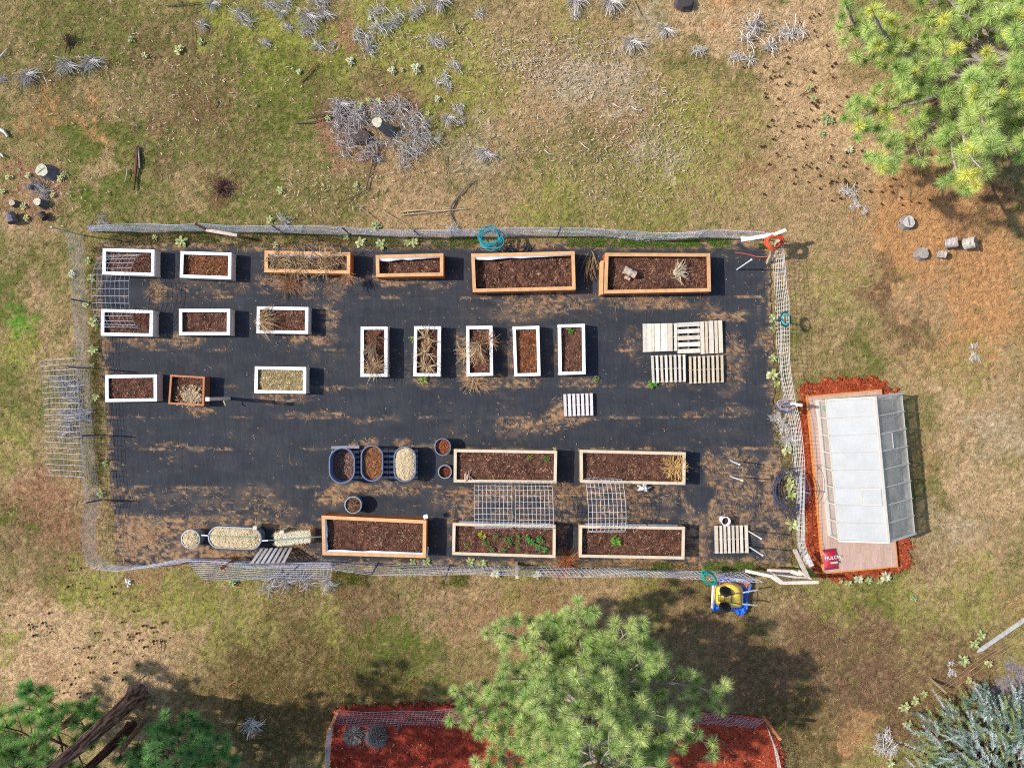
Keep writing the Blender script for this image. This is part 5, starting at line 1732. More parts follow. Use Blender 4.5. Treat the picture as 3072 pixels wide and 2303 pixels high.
me = bpy.data.meshes.new_from_object(tmp.evaluated_get(bpy.context.evaluated_depsgraph_get()))
bpy.data.objects.remove(tmp)
at = me.color_attributes.new('tint', 'FLOAT_COLOR', 'POINT')
at.data.foreach_set('color', np.ones(4 * len(me.vertices), np.float32))
me.materials.clear()
me.materials.append(M_letter)
ctr = q[8, 8].copy()
t = link('lettering', me, root, (ctr[0] - o[0], ctr[1] - o[1], ZD + .15 - o[2]))
ang = math.atan2(c4[1][1] - c4[0][1], c4[1][0] - c4[0][0])
t.rotation_euler = (0, 0, ang)
nb = NB()
ctr = q[13, 9]
nb.box(ctr[0], ctr[1], ZD + .153, .24, .06, .004, ang, A(252, 236, 206))
part('label_strip', nb, M_letter, root)

# ================================================================ wheelbarrow upside down on a tarp
poly = [(2134, 1832), (2131, 1815), (2140, 1795), (2142, 1760), (2152, 1736), (2180, 1728), (2215, 1732), (2252, 1742), (2258, 1755), (2246, 1775), (2244, 1800), (2243, 1828), (2222, 1849), (2210, 1842), (2203, 1828), (2188, 1829), (2160, 1831)]
gx_, gy_ = np.meshgrid(np.arange(2126, 2264, 1.5), np.arange(1722, 1854, 1.5))
inn = poly_in(gx_.ravel() + (fbm(gx_.ravel() / 5, gy_.ravel() / 5, 2, 161) - .5) * 5, gy_.ravel(), poly).reshape(gx_.shape)
z = .03 + (fbm(gx_ / 9, gy_ / 9, 4, 162)) * .22
wxy = (gx_ - CX) / PPM * (1 - .12 / CAM_H), (CY - gy_) / PPM * (1 - .12 / CAM_H)
idx = -np.ones(gx_.shape, int)
idx[inn] = np.arange(inn.sum())
v = np.c_[wxy[0][inn], wxy[1][inn], z[inn]]
f = np.stack([idx[:-1, :-1], idx[1:, :-1], idx[1:, 1:], idx[:-1, 1:]], -1).reshape(-1, 4)
f = f[(f >= 0).all(1)]
nb = NB()
nb.add(v, f, np.ones(3))
nb2 = f
red = poly_in(gx_[inn], gy_[inn], [(2196, 1738), (2256, 1744), (2244, 1768), (2214, 1752)]) | poly_in(gx_[inn], gy_[inn], [(2150, 1746), (2186, 1738), (2196, 1750), (2158, 1766)])
nb.c[0] = np.where(red[:, None], A(176, 92, 84) / A(30, 92, 214).clip(.02), nb.c[0])
solo('tarpaulin', nb, M_tarp, P(2190, 1790, 0), 'crumpled bright blue tarp spread under the yellow wheelbarrow', 'tarp', smooth=False)
o = P(2188, 1788, 0)
root = thing('wheelbarrow', o, 'yellow two wheeled wheelbarrow turned upside down on the blue tarp', 'wheelbarrow')
YEL = A(255, 214, 90) * 1.25
M_yellow = mat('yellow_plastic', YEL, 0.4, 0.1, 6.0, spec=0.5)
# tray: rounded outline, rim below, bottom on top
out = np.array([(2145, 1757), (2158, 1754), (2170, 1752), (2186, 1746), (2204, 1748), (2220, 1756), (2228, 1768), (2229, 1790), (2228, 1815), (2220, 1821), (2200, 1821), (2175, 1820), (2156, 1817), (2147, 1812), (2143, 1790)], float)
m = 60
d = np.r_[0, np.cumsum(np.hypot(*np.diff(np.r_[out, out[:1]], axis=0).T))]
tt = np.linspace(0, d[-1], m, endpoint=False)
ring = np.c_[np.interp(tt, d, np.r_[out[:, 0], out[0, 0]]), np.interp(tt, d, np.r_[out[:, 1], out[0, 1]])]
ring = (ring + np.roll(ring, 1, 0) + np.roll(ring, -1, 0)) / 3
cen = ring.mean(0)
lev = [(1.0, .20), (1.02, .22), (.98, .24), (.93, .36), (.84, .46), (.70, .52), (.45, .54), (.0, .545)]
vs = []
for s, z in lev:
    q = cen + (ring - cen) * s
    vs.append(np.array([P(x, y, z) for x, y in q]))
v = np.concatenate(vs)
i = np.arange(len(lev) - 1)[:, None] * m
j = np.arange(m)[None]
k = (j + 1) % m
nb = NB()
nb.add(v, np.stack([i + j, i + k, i + m + k, i + m + j], -1).reshape(-1, 4))
part('tray', nb, M_yellow, root, smooth=True)
M_black = mat('black_rubber', A(34, 32, 34), 0.8, 0.2, 10.0)
for (x, y) in ((2176, 1773), (2175, 1820)):
    c = P(x, y, .60)
    nb = NB()
    tz = [(.10, -.04), (.17, -.045), (.19, -.02), (.19, .02), (.17, .045), (.10, .04)]
    a = np.arange(28) * 2 * PI / 28
    axd = unit(np.array([0, .78, .62]))
    s = np.array([1.0, 0, 0])
    u = np.cross(axd, s)
    v = np.concatenate([c + axd * z + (np.cos(a)[:, None] * s + np.sin(a)[:, None] * u) * r for r, z in tz])
    n = len(tz)
    i = np.arange(n)[:, None] * 28
    j = np.arange(28)[None]
    kk = (j + 1) % 28
    i2 = (np.arange(n)[:, None] + 1) % n * 28
    nb.add(v, np.stack([i + j, i + kk, i2 + kk, i2 + j], -1).reshape(-1, 4))
    w = part('wheel', nb, M_black, root)
    nb = NB()
    v = np.concatenate([c + axd * z + (np.cos(a)[:, None] * s + np.sin(a)[:, None] * u) * .125 for z in (-.042, .042)])
    nb.add(v, [np.arange(28)[::-1], np.arange(28) + 28], A(52, 50, 50))
    part('rim', nb, M_black, root, parent=w)
z = .60
for pth, nm in (([(2156, 1783), (2172, 1785), (2200, 1781), (2228, 1777)], 'frame_tube'), ([(2155, 1801), (2172, 1806), (2200, 1808), (2228, 1814)], 'frame_tube'), ([(2156, 1783), (2154, 1792), (2155, 1801)], 'frame_tube'), ([(2194, 1780), (2194, 1808)], 'cross_bar'), ([(2225, 1776), (2225, 1815)], 'cross_bar'),
                ([(2174, 1784), (2174, 1808)], 'cross_bar')):
    nb = NB()
    nb.tube(np.array([P(x, y, z) for x, y in pth]), .014, 6, A(196, 160, 130))
    part(nm, nb, M_metal_dark, root)
for a, b in (((2228, 1777), (2274, 1768)), ((2228, 1811), (2272, 1815))):
    nb = NB()
    nb.tube(np.array([P(*a, .6), P((a[0] + b[0]) / 2, (a[1] + b[1]) / 2, .58), P(*b, .5)]), .024, 8, A(212, 208, 208))
    part('handle', nb, M_plastic, root)
nb = NB()
nb.tube(np.array([P(2140, 1752, .45), P(2138, 1790, .42), P(2137, 1822, .36)]), .045, 10, A(242, 228, 226))
root = thing('plastic_pipe', P(2138, 1788, 0), 'thick white pipe standing along the left side of the wheelbarrow', 'pipe')
part('pipe', nb, M_plastic, root)
board(P(2152, 1728, .5), P(2224, 1737, .5), .06, .04, A(206, 206, 220), 'thin grey rail behind the blue tarp at the lower fence')
# ================================================================ pines
def tuft_variants(nv, nn, L, w):
    out = []
    for _ in range(nv):
        ct = rng.uniform(-.15, 1, nn)
        st = np.sqrt(1 - ct ** 2)
        ph = rng.random(nn) * 2 * PI
        d = np.c_[st * np.cos(ph), st * np.sin(ph), ct] * (L * rng.uniform(.75, 1.1, nn))[:, None]
        p = np.c_[np.zeros((nn, 2)), rng.uniform(-.06, .05, nn)]
        out.append((p, d))
    return out


TUFT = tuft_variants(6, 300, .30, .009)


def frame_from(d):
    d = unit(d)
    a = np.array([0, 0, 1.0]) if abs(d[2]) < .9 else np.array([1.0, 0, 0])
    s = unit(np.cross(a, d))
    return np.stack([s, np.cross(d, s), d])


def pine(base, height, trunk_r, zlo, zhi, nlimb, Lfun, pal, label, seed, bark=(A(132, 96, 76), A(190, 172, 160)), tops=None, az_ok=None, tufts_per=9, scale=1.0, lean=(0, 0), name='pine_tree', droop=0.0, reach=None):
    global rng
    keep = rng
    rng = np.random.default_rng(seed)
    o = P(*base, 0)
    root = thing(name, o, label, 'tree', 'pine trees')
    nb = NB()
    t = np.linspace(0, 1, 14)
    tp = np.c_[o[0] + lean[0] * t + .05 * np.sin(t * 5), o[1] + lean[1] * t + .05 * np.cos(t * 4), -.05 + t * height]
    t2 = np.linspace(0, 1, 160) ** 1.3
    tp2 = np.c_[np.interp(t2, t, tp[:, 0]), np.interp(t2, t, tp[:, 1]), np.interp(t2, t, tp[:, 2])]
    sd = 44
    an = np.arange(sd) * 2 * PI / sd
    rid = fbm(np.tile(an * 5.5, 160), np.repeat(tp2[:, 2] * 3.2, sd), 4, seed)
    nb.tube(tp2, trunk_r * (1 - t2 * .7) * (1 + .45 * np.exp(-tp2[:, 2] * 3.2)), sd, np.ones(3), cap=False)
    v = nb.v[-1].reshape(160, sd, 3)
    nb.v[-1] = (tp2[:, None] + (v - tp2[:, None]) * (.82 + .36 * rid.reshape(160, sd, 1)) * (1 + .10 * np.exp(-tp2[:, 2] * 4)[:, None, None] * np.sin(an * 5 + seed)[None, :, None])).reshape(-1, 3)
    furrow = sstep(.35, .58, rid)[:, None]
    nb.c[-1] = bark[0] * (furrow * 1.25 + .28 * (1 - furrow)) * (.75 + .5 * fbm(np.tile(an * 9, 160), np.repeat(tp2[:, 2] * 5, sd), 2, seed + 1))[:, None]
    part('trunk', nb, M_bark, root)
    crown = NB()
    bud = NB()
    tips = []
    for i in range(nlimb):
        zz = zlo + (zhi - zlo) * (i + rng.random()) / nlimb
        az = i * 2.399 + rng.normal(0, .3)
        if az_ok is not None:
            for _ in range(20):
                if az_ok(az):
                    break
                az = rng.uniform(0, 2 * PI)
        Lm = Lfun(zz) * rng.uniform(.72, 1.08) * (reach(az) if reach else 1)
        tt = zz / height
        s0 = np.array([np.interp(tt, t, tp[:, 0]), np.interp(tt, t, tp[:, 1]), zz])
        n = 9
        u = np.linspace(0, 1, n)
        wig = rng.normal(0, .35)
        a = az + wig * u ** 1.5 + .12 * np.sin(u * 7 + i)
        el = rng.uniform(-.05, .25) - droop
        x = s0[0] + np.cumsum(np.r_[0, np.cos(a[1:]) * Lm / (n - 1)])
        y = s0[1] + np.cumsum(np.r_[0, np.sin(a[1:]) * Lm / (n - 1)])
        z = zz + Lm * (el * u - .16 * np.sin(u * PI) + .16 * u ** 3)
        pts = np.c_[x, y, z]
        lb = NB()
        r0 = .022 + .014 * Lm
        lb.tube(pts, r0 * (1 - u * .75), 6, bark[1] * rng.uniform(.8, 1.1))
        ns = int(tufts_per * Lm / 3.2)
        for k in range(ns):
            uu = .22 + .78 * (k + rng.random()) / ns
            q = np.array([np.interp(uu, u, pts[:, j]) for j in range(3)])
            side = 1 if k % 2 else -1
            ang = np.interp(uu, u, a) + side * rng.uniform(.4, 1.15)
            Ls = rng.uniform(.35, .95) * (1.25 - uu * .65)
            m = 5
            w = np.linspace(0, 1, m)
            b = ang + rng.normal(0, .3) * w
            sp = np.c_[q[0] + np.cumsum(np.r_[0, np.cos(b[1:]) * Ls / (m - 1)]), q[1] + np.cumsum(np.r_[0, np.sin(b[1:]) * Ls / (m - 1)]), q[2] + Ls * (.05 * w + .32 * w ** 2)]
            lb.tube(sp, .016 * (1 - w * .5), 5, bark[1] * rng.uniform(.7, 1.1))
            d = sp[-1] - sp[-2] + [0, 0, .09]
            tips.append((sp[-1], d))
            if rng.random() < .45:
                e = sp[2] + np.r_[rng.normal(0, .16, 2), rng.uniform(.04, .22)]
                lb.tube([sp[2], e], .009, 4, bark[1] * .9)
                tips.append((e, np.r_[rng.normal(0, .4, 2), .7]))
        tips.append((pts[-1], pts[-1] - pts[-2] + [0, 0, .1]))
        part('limb', lb, M_bark, root)
    for p, d in tips:
        q0, q1 = TUFT[rng.integers(6)]
        R = frame_from(d)
        s = scale * rng.uniform(.8, 1.15)
        k = rng.random()
        base_c = pal[0] * k + pal[1] * (1 - k)
        if rng.random() < pal[3]:
            base_c = pal[2]
        base_c = base_c * rng.uniform(.8, 1.15)
        cc = base_c[None] * np.exp(rng.normal(-.05, .38, len(q0)))[:, None]
        crown.blades(p + (q0 @ R) * s, (q1 @ R) * s, .0085, cc)
        if rng.random() < .8:
            bd = unit(d)
            bud.tube([p - bd * .02, p + bd * .03, p + bd * .07], np.array([.016, .024, .006]) * s, 5, A(150, 92, 60) * rng.uniform(.6, 1.2))
    part('crown', crown, M_needle, root)
    part('buds', bud, M_bark, root)['kind'] = 'stuff'
    rng = keep
    return root


def lobes(*lst):
    # how far the limbs reach towards each compass direction: (degrees from east, factor)
    ang = np.array([k[0] for k in lst], float)
    val = np.array([k[1] for k in lst], float)
    return lambda az: float(np.interp(math.degrees(az) % 360, np.r_[ang - 360, ang, ang + 360], np.r_[val, val, val]))


pine((2800, 320), 8.0, .24, 1.5, 7.4, 66, lambda z: np.interp(z, [1.5, 2.8, 4.6, 6, 7.4], [4.4, 4.8, 3.6, 2.3, .7]), (A(214, 228, 138), A(170, 200, 106), A(232, 232, 116), .14),
     'tall bright yellow green pine filling the upper right corner', 11, tufts_per=15, reach=lobes((0, .9), (90, .95), (180, 1.05), (225, .95), (270, .66), (315, .7)))
pine((1740, 2015), 6.2, .20, 1.2, 5.7, 60, lambda z: np.interp(z, [1.2, 2.2, 3.6, 4.8, 5.7], [3.9, 4.2, 3.2, 2.0, .7]), (A(212, 224, 140), A(160, 190, 102), A(214, 224, 140), .07),
     'bushy green pine standing over the red mulch at the bottom', 23, tufts_per=15, reach=lobes((0, .92), (45, .72), (90, .62), (135, .85), (180, 1.1), (225, .95), (270, .75), (315, .66)))
pine((412, 2090), 9.5, .25, 5.8, 9.2, 18, lambda z: np.interp(z, [5.8, 7, 9.4], [2.4, 2.4, .6]), (A(126, 166, 76), A(80, 120, 60), A(160, 170, 80), .06),
     'tall pine with a thick bare trunk rising from the lower left', 31, tufts_per=12, bark=(A(150, 118, 104), A(130, 100, 84)))
pine((392, 2186), 8.0, .15, 5.0, 7.6, 12, lambda z: np.interp(z, [5, 6, 7.6], [2.0, 2.0, .6]), (A(110, 150, 70), A(70, 110, 56), A(136, 150, 70), .05),
     'shaded pine with a dark trunk beside the thick bare trunk at the lower left', 37, tufts_per=12, bark=(A(96, 70, 60), A(100, 80, 70)), az_ok=lambda a: not (.5 < (a % (2 * PI)) < 2.3))
pine((590, 2225), 2.9, .07, .5, 2.7, 20, lambda z: np.interp(z, [.5, 1.2, 2.7], [1.7, 1.6, .4]), (A(144, 190, 106), A(100, 152, 84), A(140, 160, 90), .05),
     'low dark green young pine along the bottom edge right of the two trunks', 41, tufts_per=18, bark=(A(110, 84, 70), A(110, 88, 76)))
pine((235, 2140), 3.8, .09, .9, 3.5, 22, lambda z: np.interp(z, [.9, 1.8, 3.5], [1.5, 1.7, .5]), (A(166, 208, 106), A(112, 162, 88), A(150, 170, 90), .05),
     'green young pine in the lower left corner left of the thick bare trunk', 43, tufts_per=16, bark=(A(130, 92, 76), A(120, 92, 80)))
# broken trunk stub
p0, p1 = P(430, 2166, 0), P(352, 2262, 2.2)
nb = NB()
t = np.linspace(0, 1, 10)[:, None]
nb.tube(p0 + (p1 - p0) * t, .10 * (1 - t[:, 0] * .3), 10, A(150, 120, 96), cap=True)
solo('leaning_trunk', nb, M_bark, p0, 'thin brown trunk leaning left beside the dark pine trunk', 'tree trunk')

# blue green juniper in the lower right corner
o = P(2930, 2260, 0)
root = thing('juniper_bush', o, 'spreading blue green juniper in the lower right corner', 'shrub')
tr = NB()
fol = NB()
for i in range(620):
    a = rng.uniform(0, 2 * PI)
    rr = math.sqrt(rng.random())
    r_ = rr * np.interp(math.cos(a - 2.6), [-1, 1], [2.45, 2.05]) * rng.uniform(.85, 1.08)
    z = .35 + 1.5 * (1 - rr ** 1.6) + rng.uniform(-.25, .15)
    q = np.array([o[0] + math.cos(a) * r_, o[1] + math.sin(a) * r_ * .92, z])
    az = a + rng.normal(0, .5)
    L = rng.uniform(.45, .95)
    m = 9
    u = np.linspace(0, 1, m)
    bend = rng.normal(0, .5)
    aa = az + bend * u
    sx = q[0] + np.cumsum(np.r_[0, np.cos(aa[1:]) * L / (m - 1)])
    sy = q[1] + np.cumsum(np.r_[0, np.sin(aa[1:]) * L / (m - 1)])
    sz = q[2] + L * (.35 * u - .45 * u ** 2)
    sp = np.c_[sx, sy, sz]
    if i % 4 == 0:
        tr.tube(np.array([[o[0], o[1], .1], (q + o) / 2 + [0, 0, .2], sp[0]]), .03, 5, A(120, 96, 80))
    tr.segs(sp[:-1], sp[1:], .008, A(140, 130, 110))
    yg = rng.random()
    colr = A(216, 230, 222) if yg < .42 else (A(140, 168, 142) if yg < .75 else A(186, 202, 132))
    n = 90
    uu = rng.random(n) ** .8
    bp = np.c_[np.interp(uu, u, sx), np.interp(uu, u, sy), np.interp(uu, u, sz)]
    ba = np.interp(uu, u, aa) + np.where(rng.random(n) < .5, 1, -1) * rng.uniform(.35, 1.0, n)
    bl = (.15 * (1.1 - uu) + .04) * rng.uniform(.6, 1.2, n)
    be = rng.uniform(-.1, .5, n)
    d = np.c_[np.cos(ba) * np.cos(be), np.sin(ba) * np.cos(be), np.sin(be)] * bl[:, None]
    fol.blades(bp, d, .022, colr * rng.uniform(.65, 1.2, n)[:, None])
part('trunk', tr, M_bark, root)
part('foliage', fol, M_leaf, root)

# two grey round bushes in the mulch
for x, y, r_, lab in ((1062, 2200, .29, 'grey round clipped bush in the red mulch, the one nearer the corner post'), (1130, 2204, .35, 'grey round clipped bush in the red mulch, the larger of the pair')):
    o = P(x, y, 0)
    nb = NB()
    n = 2600
    ph = rng.random(n) * 2 * PI
    ct = rng.uniform(0, 1, n)
    st = np.sqrt(1 - ct ** 2)
    nrm = np.c_[st * np.cos(ph), st * np.sin(ph), ct]
    rad = r_ * rng.uniform(.55, .98, n)
    p = o + nrm * rad[:, None] * [1, 1, .9]
    d = (nrm + rng.normal(0, .6, (n, 3))) * .09
    nb.blades(p, d, .011, np.where((rng.random(n) < .6)[:, None], A(176, 166, 158), A(120, 116, 112)) * rng.uniform(.6, 1.2, n)[:, None])
    solo('grey_bush', nb, M_twig, o, lab, 'bush', 'grey bushes in the lower mulch bed')

# ================================================================ dead twiggy shrubs on the meadow
def shrub_mesh(kind):
    nb = NB()
    if kind == 0:
        stalks(nb, 0, 0, .02, .42, 60, GRY, .7, 1.0, (0, 2 * PI), .014)
    elif kind == 1:
        stalks(nb, 0, .1, .02, .55, 60, GRY, .5, .6, (3.5, 6.0), .015)
        stalks(nb, 0, .1, .02, .25, 30, GRY, .5, .6, (0, 2 * PI), .014)
    elif kind == 2:
        for k in range(3):
            stalks(nb, rng.uniform(-.35, .35), rng.uniform(-.35, .35),   .02, .36, 30, GRY, .6, 1.1, (0, 2 * PI), .013)
        stalks(nb, 0, 0, .03, .55, 12, GRY, .2, .3, (0, 2 * PI), .02)
    else:
        for k in range(6):
            stalks(nb, rng.normal(0, .3), rng.normal(0, .2), .01, .2, 26, GRY, .4, .9, (0, 2 * PI), .012)
    return nb.mesh(M_twig)


def tangle_mesh():
    nb = NB()
    for k in range(9):
        stalks(nb, rng.normal(0, .24), rng.normal(0, .24), .02, .38, 13, GRY + [A(150, 130, 116)], .6, 1.3, (0, 2 * PI), .013)
    return nb.mesh(M_twig)


SH = [shrub_mesh(k) for k in range(4)] + [tangle_mesh(), tangle_mesh()]
SHRUB = {
    'grey twiggy shrub on the grass along the top edge': [(640, 18, 1, .7), (731, 65, 2, .95), (818, 25, 2, .7), (845, 42, 1, .6), (861, 9, 0, .8), (865, 83, 0, .6), (925, 54, 1, 1.0), (934, 98, 2, .75), (955, 12, 2, .9), (973, 43, 1, .8), (1136, 40, 2, .7), (1140, 84, 0, .95), (1194, 68, 2, .9),
                                                                         (1259, 40, 2, .8), (1319, 12, 1, .95), (1440, 43, 0, .6), (1831, 16, 1, 1.0), (1728, 12, 1, .95), (1723, 48, 0, .6)],
    'grey twig tuft in the grass below the top row of shrubs': [(800, 132, 0, .6), (957, 140, 0, .8), (995, 137, 3, .5), (1068, 108, 2, .6), (1115, 127, 2, .95), (1312, 137, 2, .75), (1343, 240, 3, 1.2), (1894, 134, 1, .95), (1994, 94, 1, .8), (2092, 148, 2, .6), (2204, 166, 2, .6), (2240, 92, 2, 1.2), (2247, 181, 0, .7), (2309, 141, 0, .9), (2377, 112, 2, 1.1)],
    'grey twiggy shrub in the upper left of the meadow': [(9, 239, 0, .6), (89, 232, 1, 1.0), (204, 200, 1, 1.0), (277, 192, 1, 1.0), (611, 78, 0, .7)],
    'bleached twig bunch in the ring round the cut stump': [(1022, 318, 1, .9), (1128, 452, 5, .8), (1258, 424, 4, .9), (1150, 348, 4, .8), (1030, 380, 5, .8), (1028, 330, 4, .9), (1049, 351, 5, 1.0), (1042, 416, 4, .7), (1075, 384, 5, .9), (1075, 452, 5, 1.05), (1100, 347, 4, .95), (1162, 331, 4, .95), (1209, 336, 5, .95), (1238, 387, 4, 1.0), (1209, 442, 5, 1.05), (1281, 402, 5, 1.0), (1215, 470, 5, .8)],
    'bleached twig bunch in the grass right of the stump': [(1346, 358, 1, .7), (1375, 335, 3, .8), (1455, 464, 1, .8), (1440, 462, 3, .5)],
    'small grey twig tuft on the needle covered ground at the right': [(2543, 583, 2, .7), (2569, 621, 3, .7), (2923, 1064, 3, .7)],
    'dead grey shrub near the lower fence': [(810, 1738, 2, 1.1), (860, 1742, 0, 1.0), (905, 1745, 2, .9), (985, 1750, 1, .7)],
    'grey dry twigs along the right fence': [(2345, 1290, 2, .9), (2362, 1320, 1, .7), (2330, 1260, 3, .8)],
    'grey dead shrub against the outside of the left fence': [(205, 1160, 2, 1.1), (215, 1200, 3, 1.3), (222, 1235, 2, 1.2), (210, 1280, 3, 1.2)],
    'grey dead shrub touching the upper fence': [(855, 665, 0, .8), (300, 668, 3, .8), (1362, 685, 0, .6)],
    'grey driftwood like twigs beside the cut logs at the upper left': [(119, 575, 2, .9), (132, 592, 0, .6)],
    'pale dead shrub on the dark ground at the bottom': [(757, 2170, 1, .9)],
    'grey twigs in front of the juniper': [(2655, 2215, 3, 1.0), (2650, 2250, 2, .8), (2855, 2010, 3, .6)],
}
for lab, lst in SHRUB.items():
    lst = sorted(lst)
    for i, (x, y, k, s) in enumerate(lst):
        o = link('dead_shrub', SH[k], None, P(x, y, -.01))
        o.rotation_euler = (0, 0, rng.uniform(-.5, .5) if k == 1 else rng.uniform(0, 6.28))
        o.scale = (s, s, s)
        tag(o, lab if len(lst) == 1 else '%s from the left: %s' % (ORD[i], lab), 'dead shrub', 'dead twiggy shrubs')
dead_plant(670, 566, 0, .36, 150, 'reddish brown dead bunch in the grass above the upper fence', [A(120, 74, 74), A(150, 110, 96), A(96, 66, 60)], name='dead_plant')
dead_plant(208, 135, 0, .4, 60, 'brown twig bundle in the grass at the upper left', [A(110, 84, 64), A(150, 124, 96)], arc=(.6, 2.2))


# ---------------------------------------------------------------- rosettes
def rosette_mesh(n, c):
    nb = NB()
    for i in range(n):
        a = i * 2.4 + rng.normal(0, .2)
        u = i / n
        L = .30 * (1 - u * .55) * rng.uniform(.8, 1.1)
        leaf(nb, np.array([0, 0, .02 + .05 * u]), a, .12 + u * .9, L, L * .42, c * rng.uniform(.7, 1.25))
    return nb.mesh(M_leaf)


RO = [rosette_mesh(17, A(218, 218, 150)), rosette_mesh(13, A(202, 210, 140)), rosette_mesh(20, A(236, 234, 190)), rosette_mesh(15, A(176, 188, 126))]
ROS = {
    'pale green rosette weed on the upper left meadow': [(539, 150, 0, 1.1), (434, 166, 0, .75), (603, 128, 3, .7), (394, 118, 3, .7)],
    'pale rosette weed on the upper middle meadow': [(897, 35, 0, .6), (1111, 58, 2, .6), (1051, 185, 2, .95), (1248, 206, 2, 1.15), (1205, 210, 0, .55), (1176, 213, 2, .9), (897, 216, 2, .6), (1080, 318, 0, 1.0), (1107, 300, 1, .6), (1136, 304, 0, .8), (1312, 297, 2, .7), (984, 356, 1, .7), (1284, 342, 1, .6), (1135, 343, 3, .5)],
    'pale rosette weed near the cut logs at the upper left': [(7, 575, 0, .7), (27, 532, 0, .7), (87, 525, 0, .7), (72, 620, 0, .8), (80, 655, 0, .7), (161, 585, 0, .7), (183, 535, 0, .8), (193, 522, 3, .6)],
    'rosette weed in the grass just above the fence': [(811, 661, 1, .9), (843, 572, 1, .9), (1068, 557, 1, .6), (1127, 678, 3, 1.0), (900, 684, 3, .7)],
    'rosette weed between the upper fence and the planters': [(464, 711, 1, .7), (545, 728, 1, 1.45), (827, 734, 0, .8), (1085, 728, 0, 1.35), (1143, 734, 1, 1.4), (1226, 728, 1, 1.0), (1246, 726, 0, 1.2), (1040, 712, 3, .8)],
    'rosette weed down the inside of the left fence': [(265, 780, 1, .8), (274, 834, 1, 1.0), (217, 822, 2, .9), (263, 914, 0, 1.0), (282, 965, 0, 1.25), (284, 1049, 1, 1.2), (280, 1095, 1, .7), (290, 1190, 1, 1.0), (304, 1480, 3, .9), (318, 1390, 3, .7)],
    'rosette weed down the inside of the right fence': [(2316, 955, 1, 1.2), (2318, 1074, 1, 1.0), (2318, 1125, 0, 1.5), (2330, 1150, 1, .9), (2361, 1347, 0, 1.4), (2365, 1422, 0, 1.3), (2368, 1455, 0, 1.4), (2374, 1482, 1, 1.3), (2375, 1570, 0, 1.7), (2322, 985, 3, .8), (2398, 1700, 3, .8)],
    'pale rosette weed along the lower end of the mulch': [(2545, 1745, 1, .8), (2520, 1740, 1, .7), (2575, 1735, 2, 1.0), (2605, 1740, 1, .8), (2655, 1728, 2, 1.3), (2640, 1742, 1, .7), (2740, 1795, 3, .7)],
    'pale green rosette weed beside the old plank and juniper': [(2711, 2119, 0, 1.2), (2743, 2101, 0, 1.0), (2772, 2079, 1, .8), (2888, 1978, 1, 1.3), (2921, 1931, 1, 1.1), (2942, 1906, 1, 1.1), (2720, 2170, 0, 1.0), (2670, 2285, 0, 1.0), (2965, 1990, 0, .9), (2905, 2040, 0, .8)],
    'pale rosette weed on bare soil left of the upper pine': [(2475, 358, 3, 1.1), (2490, 362, 3, .9), (2428, 266, 3, .7), (2442, 299, 3, .7), (2464, 402, 3, .7), (2547, 449, 2, .9), (2518, 62, 3, .8)],
    'pale weed poking through the lower fence': [(1412, 1685, 1, 1.2), (1447, 1688, 1, 1.2), (1488, 1718, 2, 1.2), (1612, 1722, 2, 1.0), (1280, 1686, 3, 1.0), (1200, 1700, 3, .9), (698, 1746, 3, .9), (1240, 1684, 3, .8)],
}
for lab, lst in ROS.items():
    lst = sorted(lst, key=(lambda q: q[1]) if 'inside of the' in lab else (lambda q: q[0]))
    down = 'inside of the' in lab
    for i, (x, y, k, s) in enumerate(lst):
        o = link('rosette_weed', RO[k], None, P(x, y, 0.0))
        o.rotation_euler = (0, 0, rng.uniform(0, 6.28))
        s *= .7 if ('fence' in lab and 'just' not in lab) else .74
        o.scale = (s, s, s)
        tag(o, '%s from the %s: %s' % (ORD[i], 'top' if down else 'left', lab), 'weed', 'rosette weeds')


# ---------------------------------------------------------------- stumps, rounds, sticks
def stump(px, py, r, h, top, side, label, name='tree_stump', tilt=(0, 0), crack=0.0, cat='stump', group='cut stumps and log rounds'):
    o = P(px, py, 0)
    root = thing(name, o, label, cat, group)
    n = 26
    a = np.arange(n) * 2 * PI / n
    rr = r * (1 + .07 * np.sin(a * 3 + px) + .04 * np.sin(a * 7 + py))
    lv = [(1.28, -.02), (1.12, h * .2), (1.02, h * .6), (1.0, h - .02), (.95, h)]
    v = np.concatenate([np.c_[o[0] + np.cos(a) * rr * s + tilt[0] * z, o[1] + np.sin(a) * rr * s + tilt[1] * z, np.full(n, z)] for s, z in lv])
    i = np.arange(len(lv) - 1)[:, None] * n
    j = np.arange(n)[None]
    k = (j + 1) % n
    nb = NB()
    nb.add(v, np.stack([i + j, i + k, i + n + k, i + n + j], -1).reshape(-1, 4), np.repeat(side[None] * rng.uniform(.7, 1.2, (1, 3)).mean(), len(v), 0) * rng.uniform(.75, 1.2, (len(v), 1)))
    part('bark', nb, M_wood_grey, root)
    nb = NB()
    rings = 7
    vs, cs = [], []
    for q in range(rings + 1):
        s = q / rings
        x = np.cos(a) * rr * .95 * s
        y = np.sin(a) * rr * .95 * s
        z = np.full(n, h + .003) + (rng.random(n) - .5) * .006
        vs.append(np.c_[o[0] + x + tilt[0] * h, o[1] + y + tilt[1] * h, z])
        c = top * (.82 + .22 * (q % 2)) * np.ones((n, 1))
        if crack:
            w = np.exp(-((x * math.cos(crack) + y * math.sin(crack)) / .022) ** 2)[:, None] * (s < .85)
            c = c * (1 - w * .85)
        cs.append(c)
    i = np.arange(rings)[:, None] * n
    nb.add(np.concatenate(vs), np.stack([i + j, i + n + j, i + n + k, i + k], -1).reshape(-1, 4), np.concatenate(cs))
    part('cut_face', nb, M_wood_grey, root)
    return root


